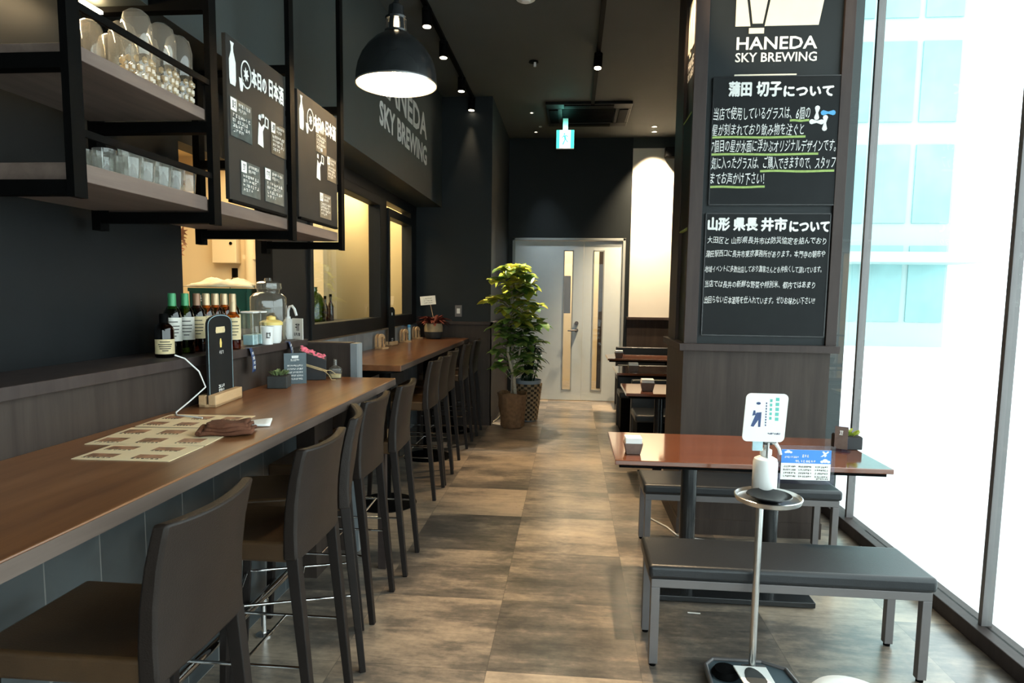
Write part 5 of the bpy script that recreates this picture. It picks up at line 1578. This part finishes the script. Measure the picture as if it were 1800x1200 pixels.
def whorl(mb, c, n, L, w, droop=0.35, el=0.25, rad=0.0):
    a0 = random.uniform(0, 6)
    for k in range(n):
        a = a0 + 2 * PI * k / n + random.uniform(-0.35, 0.35)
        leaf_strip(mb, c, (math.cos(a), math.sin(a), el + random.uniform(-0.25, 0.5)), L * random.uniform(0.75, 1.15), w * random.uniform(0.85, 1.15), droop + random.uniform(-0.1, 0.25), 6, 0.16)
tops = MB(); mid = MB(); stems = MB()
def spread(z):
    return 0.09 + 0.20 * math.sin(PI * min(1, max(0, (z - 0.55) / 1.35)) ** 0.9)
for k in range(124):
    z = 0.46 + 1.26 * ((k + random.random()) / 124)
    a = random.uniform(0, 2 * PI); r_ = spread(z) * math.sqrt(random.random()) * 0.85
    if z < 0.88 and (r_ < 0.10 or (math.sin(a) < -0.3 and math.cos(a) < 0.5)): continue
    c = (0.03 + r_ * math.cos(a) - 0.02, r_ * math.sin(a), z)
    stems.tube([(-0.02, 0, z - 0.10), ((c[0] - 0.02) / 2, c[1] / 2, z - 0.03), c], 0.004, 5)
    tgt = tops if z > 1.12 and random.random() < 0.75 else mid
    whorl(tgt, c, random.randint(4, 6), 0.165, 0.104)
for (c, n, m_) in (((-0.19, 0.0, 1.56), 6, tops), ((-0.04, 0, 1.70), 6, tops), ((0.04, 0.0, 1.73), 6, tops), ((0.14, 0, 1.62), 6, mid), ((0.27, 0, 1.13), 6, mid), ((0.25, 0.0, 0.92), 6, mid), ((0.20, 0, 0.74), 6, mid), ((-0.15, 0, 0.64), 6, mid), ((-0.14, 0.02, 0.80), 5, mid), ((0.12, 0.03, 0.60), 5, mid)):
    stems.tube([(-0.02, 0, c[2] - 0.12), (c[0] * 0.6, c[1], c[2] - 0.04), c], 0.004, 5)
    whorl(m_, c, n, 0.175, 0.108)
for b_ in (tops, mid, stems):
    b_.v = [(max(x, -0.215), y, z) if y > 0.01 else (x, y, z) for x, y, z in b_.v]
tops.build('yellow_foliage', 'leafyellow', big, smooth=70)
mid.build('green_foliage', 'leafgreen', big, smooth=70)
stems.build('stems', 'bark', big, smooth=60)
# woven basket planter
M['basket'] = mat('woven_basket_straw', (0.36, 0.25, 0.14), 0.85, noise=0.3, nscale=50)
M['basketdark'] = mat('dark_basket_weave', (0.05, 0.035, 0.022), 0.85, noise=0.3, nscale=50)
M['bluepot'] = mat('pale_blue_grey_liner', (0.30, 0.36, 0.42), 0.55, noise=0.1)
bp = thing('basket_plant', 'dark green plant in a woven basket behind the burlap pot', 'potted plant', (-0.475, 7.42, 0))
mb = MB(); md = MB()
for j in range(15):
    z0_ = 0.01 + j * 0.028
    for k in range(24):
        r0 = 0.105 + 0.05 * (z0_ / 0.42)
        a0, a1 = 2 * PI * k / 24, 2 * PI * (k + 1) / 24
        up = (k + j) % 2 == 0
        rr = r0 + (0.008 if up else -0.002)
        p = [(rr * math.cos(a), rr * math.sin(a), z) for z in (z0_, z0_ + 0.026) for a in (a0, a1)]
        q = [((r0 - 0.012) * math.cos(a), (r0 - 0.012) * math.sin(a), z) for z in (z0_, z0_ + 0.026) for a in (a0, a1)]
        (mb if up else md).add(p + q, [(0, 1, 3, 2), (4, 6, 7, 5), (0, 4, 5, 1), (2, 3, 7, 6), (0, 2, 6, 4), (1, 5, 7, 3)])
mb.build('pale_weave', 'basket', bp); md.build('dark_weave', 'basketdark', bp)
MB().lathe([(0.095, 0.0), (0.140, 0.40), (0.150, 0.47), (0.144, 0.47), (0.13, 0.40), (0.0, 0.39)], 28, cap1=False).build('pot_liner', 'bluepot', bp, smooth=50)
mb = MB(); stx = MB()
for k in range(40):
    a = random.uniform(0, 2 * PI); r_ = random.uniform(0.02, 0.13); z = random.uniform(0.50, 0.95)
    c = (r_ * math.cos(a), r_ * math.sin(a), z)
    stx.tube([(r_ * 0.4 * math.cos(a), r_ * 0.4 * math.sin(a), 0.39), c], 0.004, 5)
    whorl(mb, c, random.randint(4, 6), 0.13, 0.042, 0.5)
mb.build('dark_foliage', 'leafdark', bp, smooth=70); stx.build('stems', 'leafdark', bp)
t = thing('floor_cable', 'thin pale cable on the floor behind the burlap pot', 'cable', (-0.80, 7.45, 0))
MB().tube([(-0.05, -0.25, 0.008), (-0.02, -0.05, 0.010), (0.02, 0.12, 0.05), (0.06, 0.24, 0.30)], 0.006, 8).build('cable', 'jute', t, smooth=60)

# ---------------------------------------------------------------- things on and around the red-brown table
succulent((1.335, 3.235, 0.7125), 1.15, 'yellow-green succulent in a black pot on the red-brown table', 'boxblack', 'leafyellow', 0.1, 0.060)
t = thing('table_sign', 'narrow brown table sign in clear acrylic beside the potted succulent', 'sign', (1.275, 3.15, 0.7125), -0.5)
MB().box(-0.030, -0.002, 0.002, 0.030, 0.002, 0.120).build('holder', 'acryl', t)
MB().box(-0.028, -0.0045, 0.012, 0.028, -0.0022, 0.118).build('card', 'rackwood', t)
MB().box(-0.040, -0.03, 0, 0.040, 0.03, 0.003).build('foot', 'acryl', t)
mb = MB(); scribble(mb, (-0.012, 0.078, 0.012, 0.100), (0, -0.0046, 0), X, Z, -Y, 1, 0.2); mb.build('print', 'chalk', t)
# blue and white notice in clear acrylic
M['bluesky'] = mat('bright_blue_print', (0.055, 0.25, 0.72), 0.4, noise=0.06)
M['greenprint'] = mat('teal_green_print', (0.12, 0.48, 0.42), 0.6, noise=0.1)
nt_ = thing('notice', 'blue and white notice in a clear acrylic sleeve on the edge of the red-brown table', 'notice', (1.000, 2.812, 0.642), 0.02)
MB().box(-0.120, 0.0, 0.0, 0.120, 0.003, 0.165).build('acrylic_sleeve', 'acryl', nt_, bevel=0.001)
MB().box(-0.105, 0.0032, 0.0706, -0.06, 0.10, 0.0735).box(0.06, 0.0032, 0.0706, 0.105, 0.10, 0.0735).build('clip', 'acryl', nt_)
MB().box(-0.102, -0.0022, 0.018, 0.102, -0.0004, 0.148).build('sheet', 'paper', nt_)
o = Vector((0, -0.0023, 0))
MB().prism([(-0.102, 0.090), (0.102, 0.090), (0.102, 0.148), (-0.102, 0.148)], o, X, Z, -Y, 0.0005).build('blue_header', 'bluesky', nt_)
mb = MB()
def cloud(cx_, cz_, s_):
    for dx, dz, r_ in ((-0.010, 0, 0.006), (0, 0.003, 0.009), (0.011, 0, 0.006)):
        mb.ball((cx_ + dx * s_, -0.0030, cz_ + dz * s_), r_ * s_, 0.0006, r_ * s_ * 0.75, 12, 6)
cloud(-0.075, 0.136, 1.0); cloud(0.078, 0.099, 1.25)
# aeroplane
mb.prism([(0.058, 0.120), (0.066, 0.120), (0.092, 0.140), (0.088, 0.145)], o, X, Z, -Y, 0.001)
mb.prism([(0.064, 0.142), (0.072, 0.130), (0.080, 0.136), (0.070, 0.144)], o, X, Z, -Y, 0.001)
mb.prism([(0.076, 0.118), (0.084, 0.126), (0.080, 0.132), (0.072, 0.126)], o, X, Z, -Y, 0.001)
scribble(mb, (-0.090, 0.112, -0.030, 0.120), o, X, Z, -Y, 8, 0.25); scribble(mb, (-0.018, 0.116, 0.012, 0.128), o, X, Z, -Y, 3, 0.3)
scribble(mb, (-0.045, 0.094, 0.040, 0.104), o, X, Z, -Y, 8, 0.28)
mb.build('header_print', 'chalk', nt_)
mb = MB()
for i in range(4):
    for a, b in ((-0.092, -0.040), (-0.030, 0.024), (0.038, 0.092)):
        scribble(mb, (a, 0.072 - i * 0.014, b, 0.079 - i * 0.014), o, X, Z, -Y, 7, 0.22)
scribble(mb, (0.045, 0.021, 0.095, 0.027), o, X, Z, -Y, 7, 0.25)
mb.build('notice_print', 'ink', nt_)
# hand sanitizer stand with foot pedal
hs = thing('sanitizer_stand', 'steel pedal stand for hand sanitizer with a round tray', 'stand', (0.700, 2.395, 0))
MB().tube([(0, 0, 0.03), (0, 0, 0.690)], 0.0125, 18).build('pole', 'brushed', hs, smooth=40)
MB().lathe([(0.0, 0.690), (0.100, 0.690), (0.113, 0.696), (0.118, 0.712), (0.114, 0.714), (0.108, 0.702), (0.0, 0.700)], 40, (0.024, -0.01, 0), cap0=False, cap1=False).build('tray', 'brushed', hs, smooth=40)
mb = MB()
pts = [(-0.165, 0.04), (-0.13, 0.085), (0.06, 0.085), (0.14, 0.04), (0.16, -0.10), (0.12, -0.30), (-0.10, -0.30), (-0.17, -0.12)]
mb.prism(pts, (0, 0, 0.003), X, Y, Z, 0.022)
mb.build('base_plate', 'slatecard', hs, bevel=0.006)
mb = MB()
for i in range(len(pts)):
    p = Vector(pts[i]); q = Vector(pts[(i + 1) % len(pts)])
    mb.tube([(p.x * 0.97, p.y * 0.97, 0.028), (q.x * 0.97, q.y * 0.97, 0.028)], 0.008, 8)
mb.build('base_rim', 'steel', hs, smooth=50)
MB().lathe([(0.045, 0.026), (0.052, 0.034), (0.040, 0.052), (0.012, 0.054)], 22, (-0.10, -0.02, 0)).build('rubber_stop', 'black', hs, smooth=50)
pd = MB().prism([(-0.058, 0.0), (0.062, 0.0), (0.070, -0.23), (-0.035, -0.23)], (-0.015, -0.015, 0.058), X, Y, Z, 0.006).build('pedal', 'paper', hs, bevel=0.002)
ft = []
for i in range(22):
    a = 2 * PI * i / 22
    ft.append((0.036 * math.cos(a) * (1.0 if math.sin(a) > -0.2 else 0.75) + 0.010 * (1 - math.sin(a)) * 0.4, -0.095 + 0.085 * math.sin(a)))
MB().prism(ft, (-0.015, -0.015, 0.0642), X, Y, Z, 0.0008).build('footprint', 'slatepot', pd)
MB().box(-0.035, -0.012, 0.03, 0.050, 0.012, 0.056).build('pedal_hinge', 'steel', hs)
MB().cyl((0.028, 0.035, 0.700), (0.028, 0.035, 0.985), 0.005, 8).build('sign_post', 'brushed', hs)
# bottle, dish and plate on the stand
db = thing('drip_dish', 'shallow glossy black dish on the sanitizer tray', 'dish', (0.715, 2.345, 0.7008))
MB().lathe([(0.030, 0), (0.034, 0.003), (0.068, 0.022), (0.078, 0.026), (0.076, 0.029), (0.060, 0.022), (0.030, 0.006), (0.0, 0.005)], 36, cap1=False).build('dish', 'blackgloss', db, smooth=50)
bt = thing('sanitizer_bottle', 'white pump bottle of hand sanitizer standing on the steel tray', 'bottle', (0.728, 2.452, 0.7008))
MB().lathe([(0.041, 0), (0.044, 0.004), (0.044, 0.118), (0.040, 0.132), (0.026, 0.140), (0.018, 0.143), (0.018, 0.150)], 32).build('body', 'white', bt, smooth=40)
MB().lathe([(0.021, 0.148), (0.021, 0.166), (0.012, 0.170), (0.008, 0.172), (0.008, 0.192)], 20).build('pump_collar', 'white', bt, smooth=40)
MB().tube([(-0.010, -0.01, 0.196), (0.005, -0.012, 0.200), (0.026, -0.020, 0.196), (0.038, -0.026, 0.176), (0.044, -0.03, 0.155)], [0.011, 0.011, 0.008, 0.006, 0.005], 10).build('spout', 'white', bt, smooth=60)
MB().box(-0.018, -0.024, 0.188, 0.016, 0.012, 0.206).build('press_lever', 'blackgloss', bt, bevel=0.002)
pl = thing('instruction_plate', 'white rounded plate with hand-washing instructions above the sanitizer bottle', 'sign', (0.705, 2.405, 0.906), 0.0)
def rrect(w, h, r, n=6):
    p = []
    for cx_, cz_, a0 in ((w - r, h - r, 0), (-w + r, h - r, PI / 2), (-w + r, -h + r, PI), (w - r, -h + r, 1.5 * PI)):
        for i in range(n + 1):
            a = a0 + PI / 2 * i / n
            p.append((cx_ + r * math.cos(a), cz_ + r * math.sin(a)))
    return p
def sh_(p): return [(u + 0.045 * 0 + 0.05 * v, v) for u, v in p]
MB().prism(sh_(rrect(0.074, 0.088, 0.018)), (0, -0.002, 0.088), X, Z, Y, 0.004).build('plate', 'white', pl)
o = Vector((0, -0.0022, 0.088))
mb = MB()
for i in range(5): mb.prism([(0.030 + 0.004, 0.062 - i * 0.018), (0.046, 0.062 - i * 0.018), (0.046, 0.074 - i * 0.018), (0.034, 0.074 - i * 0.018)], o, X, Z, -Y, 0.0006)
for i in range(5): mb.prism([(0.014, 0.058 - i * 0.016), (0.022, 0.058 - i * 0.016), (0.022, 0.068 - i * 0.016), (0.014, 0.068 - i * 0.016)], o, X, Z, -Y, 0.0006)
mb.build('green_print', 'greenprint', pl)
mb = MB()
for i in range(9):
    mb.prism([(0.000, 0.050 - i * 0.010), (0.004, 0.050 - i * 0.010), (0.004, 0.056 - i * 0.010), (0.000, 0.056 - i * 0.010)], o, X, Z, -Y, 0.0006)
scribble(mb, (0.010, -0.060, 0.056, -0.054), o, X, Z, -Y, 8, 0.25)
# a walking figure in trousers
mb.ball((-0.026, -0.0028, 0.088 + 0.052), 0.008, 0.0005, 0.005, 10, 5)
mb.prism([(-0.046, 0.006), (-0.034, 0.010), (-0.036, 0.026), (-0.042, 0.026)], o, X, Z, -Y, 0.0006)
mb.prism([(-0.032, 0.018), (-0.014, 0.020), (-0.016, -0.034), (-0.024, -0.034), (-0.024, -0.008), (-0.040, -0.034), (-0.050, -0.032)], o, X, Z, -Y, 0.0006)
mb.build('figure_print', 'navyprint', pl)
MB().box(-0.038, 0.003, -0.035, -0.002, 0.012, 0.020).build('blue_clip', 'bluelabel', pl)
MB().box(0.004, 0.003, -0.005, 0.046, 0.022, 0.020).build('plate_holder', 'steel', pl)
# white round bin at the lower corner
wb = thing('round_bin', 'round white domed bin top at the lower corner beside the pedal stand', 'bin', (0.790, 1.765, 0))
MB().lathe([(0.105, 0), (0.112, 0.010), (0.112, 0.320)], 40).build('body', 'white', wb, smooth=40)
MB().lathe([(0.114, 0.318), (0.114, 0.332), (0.104, 0.344), (0.070, 0.352), (0.0, 0.356)], 40, cap0=True, cap1=False).build('lid', 'white', wb, smooth=50)
# cable and a scrap of paper on the floor
t = thing('power_cable', 'white cable on the floor under the rear black bench', 'cable', (0.56, 4.05, 0))
MB().tube([(-0.06, 0.28, 0.20), (-0.075, 0.22, 0.10), (-0.06, 0.16, 0.02), (-0.02, 0.10, 0.006), (0.06, -0.04, 0.006), (0.10, -0.18, 0.006), (0.20, -0.22, 0.006), (0.32, -0.26, 0.006)], 0.005, 8).build('cable', 'white', t, smooth=60)
tag(MB().box(-0.028, -0.004, 0, 0.028, 0.004, 0.0015).build('paper_scrap', 'paper'), 'tiny white paper scrap on the floor before the table base', 'scrap', loc=(0.583, 2.905, 0), rz=-0.06)

bpy.data.objects.remove(_to)
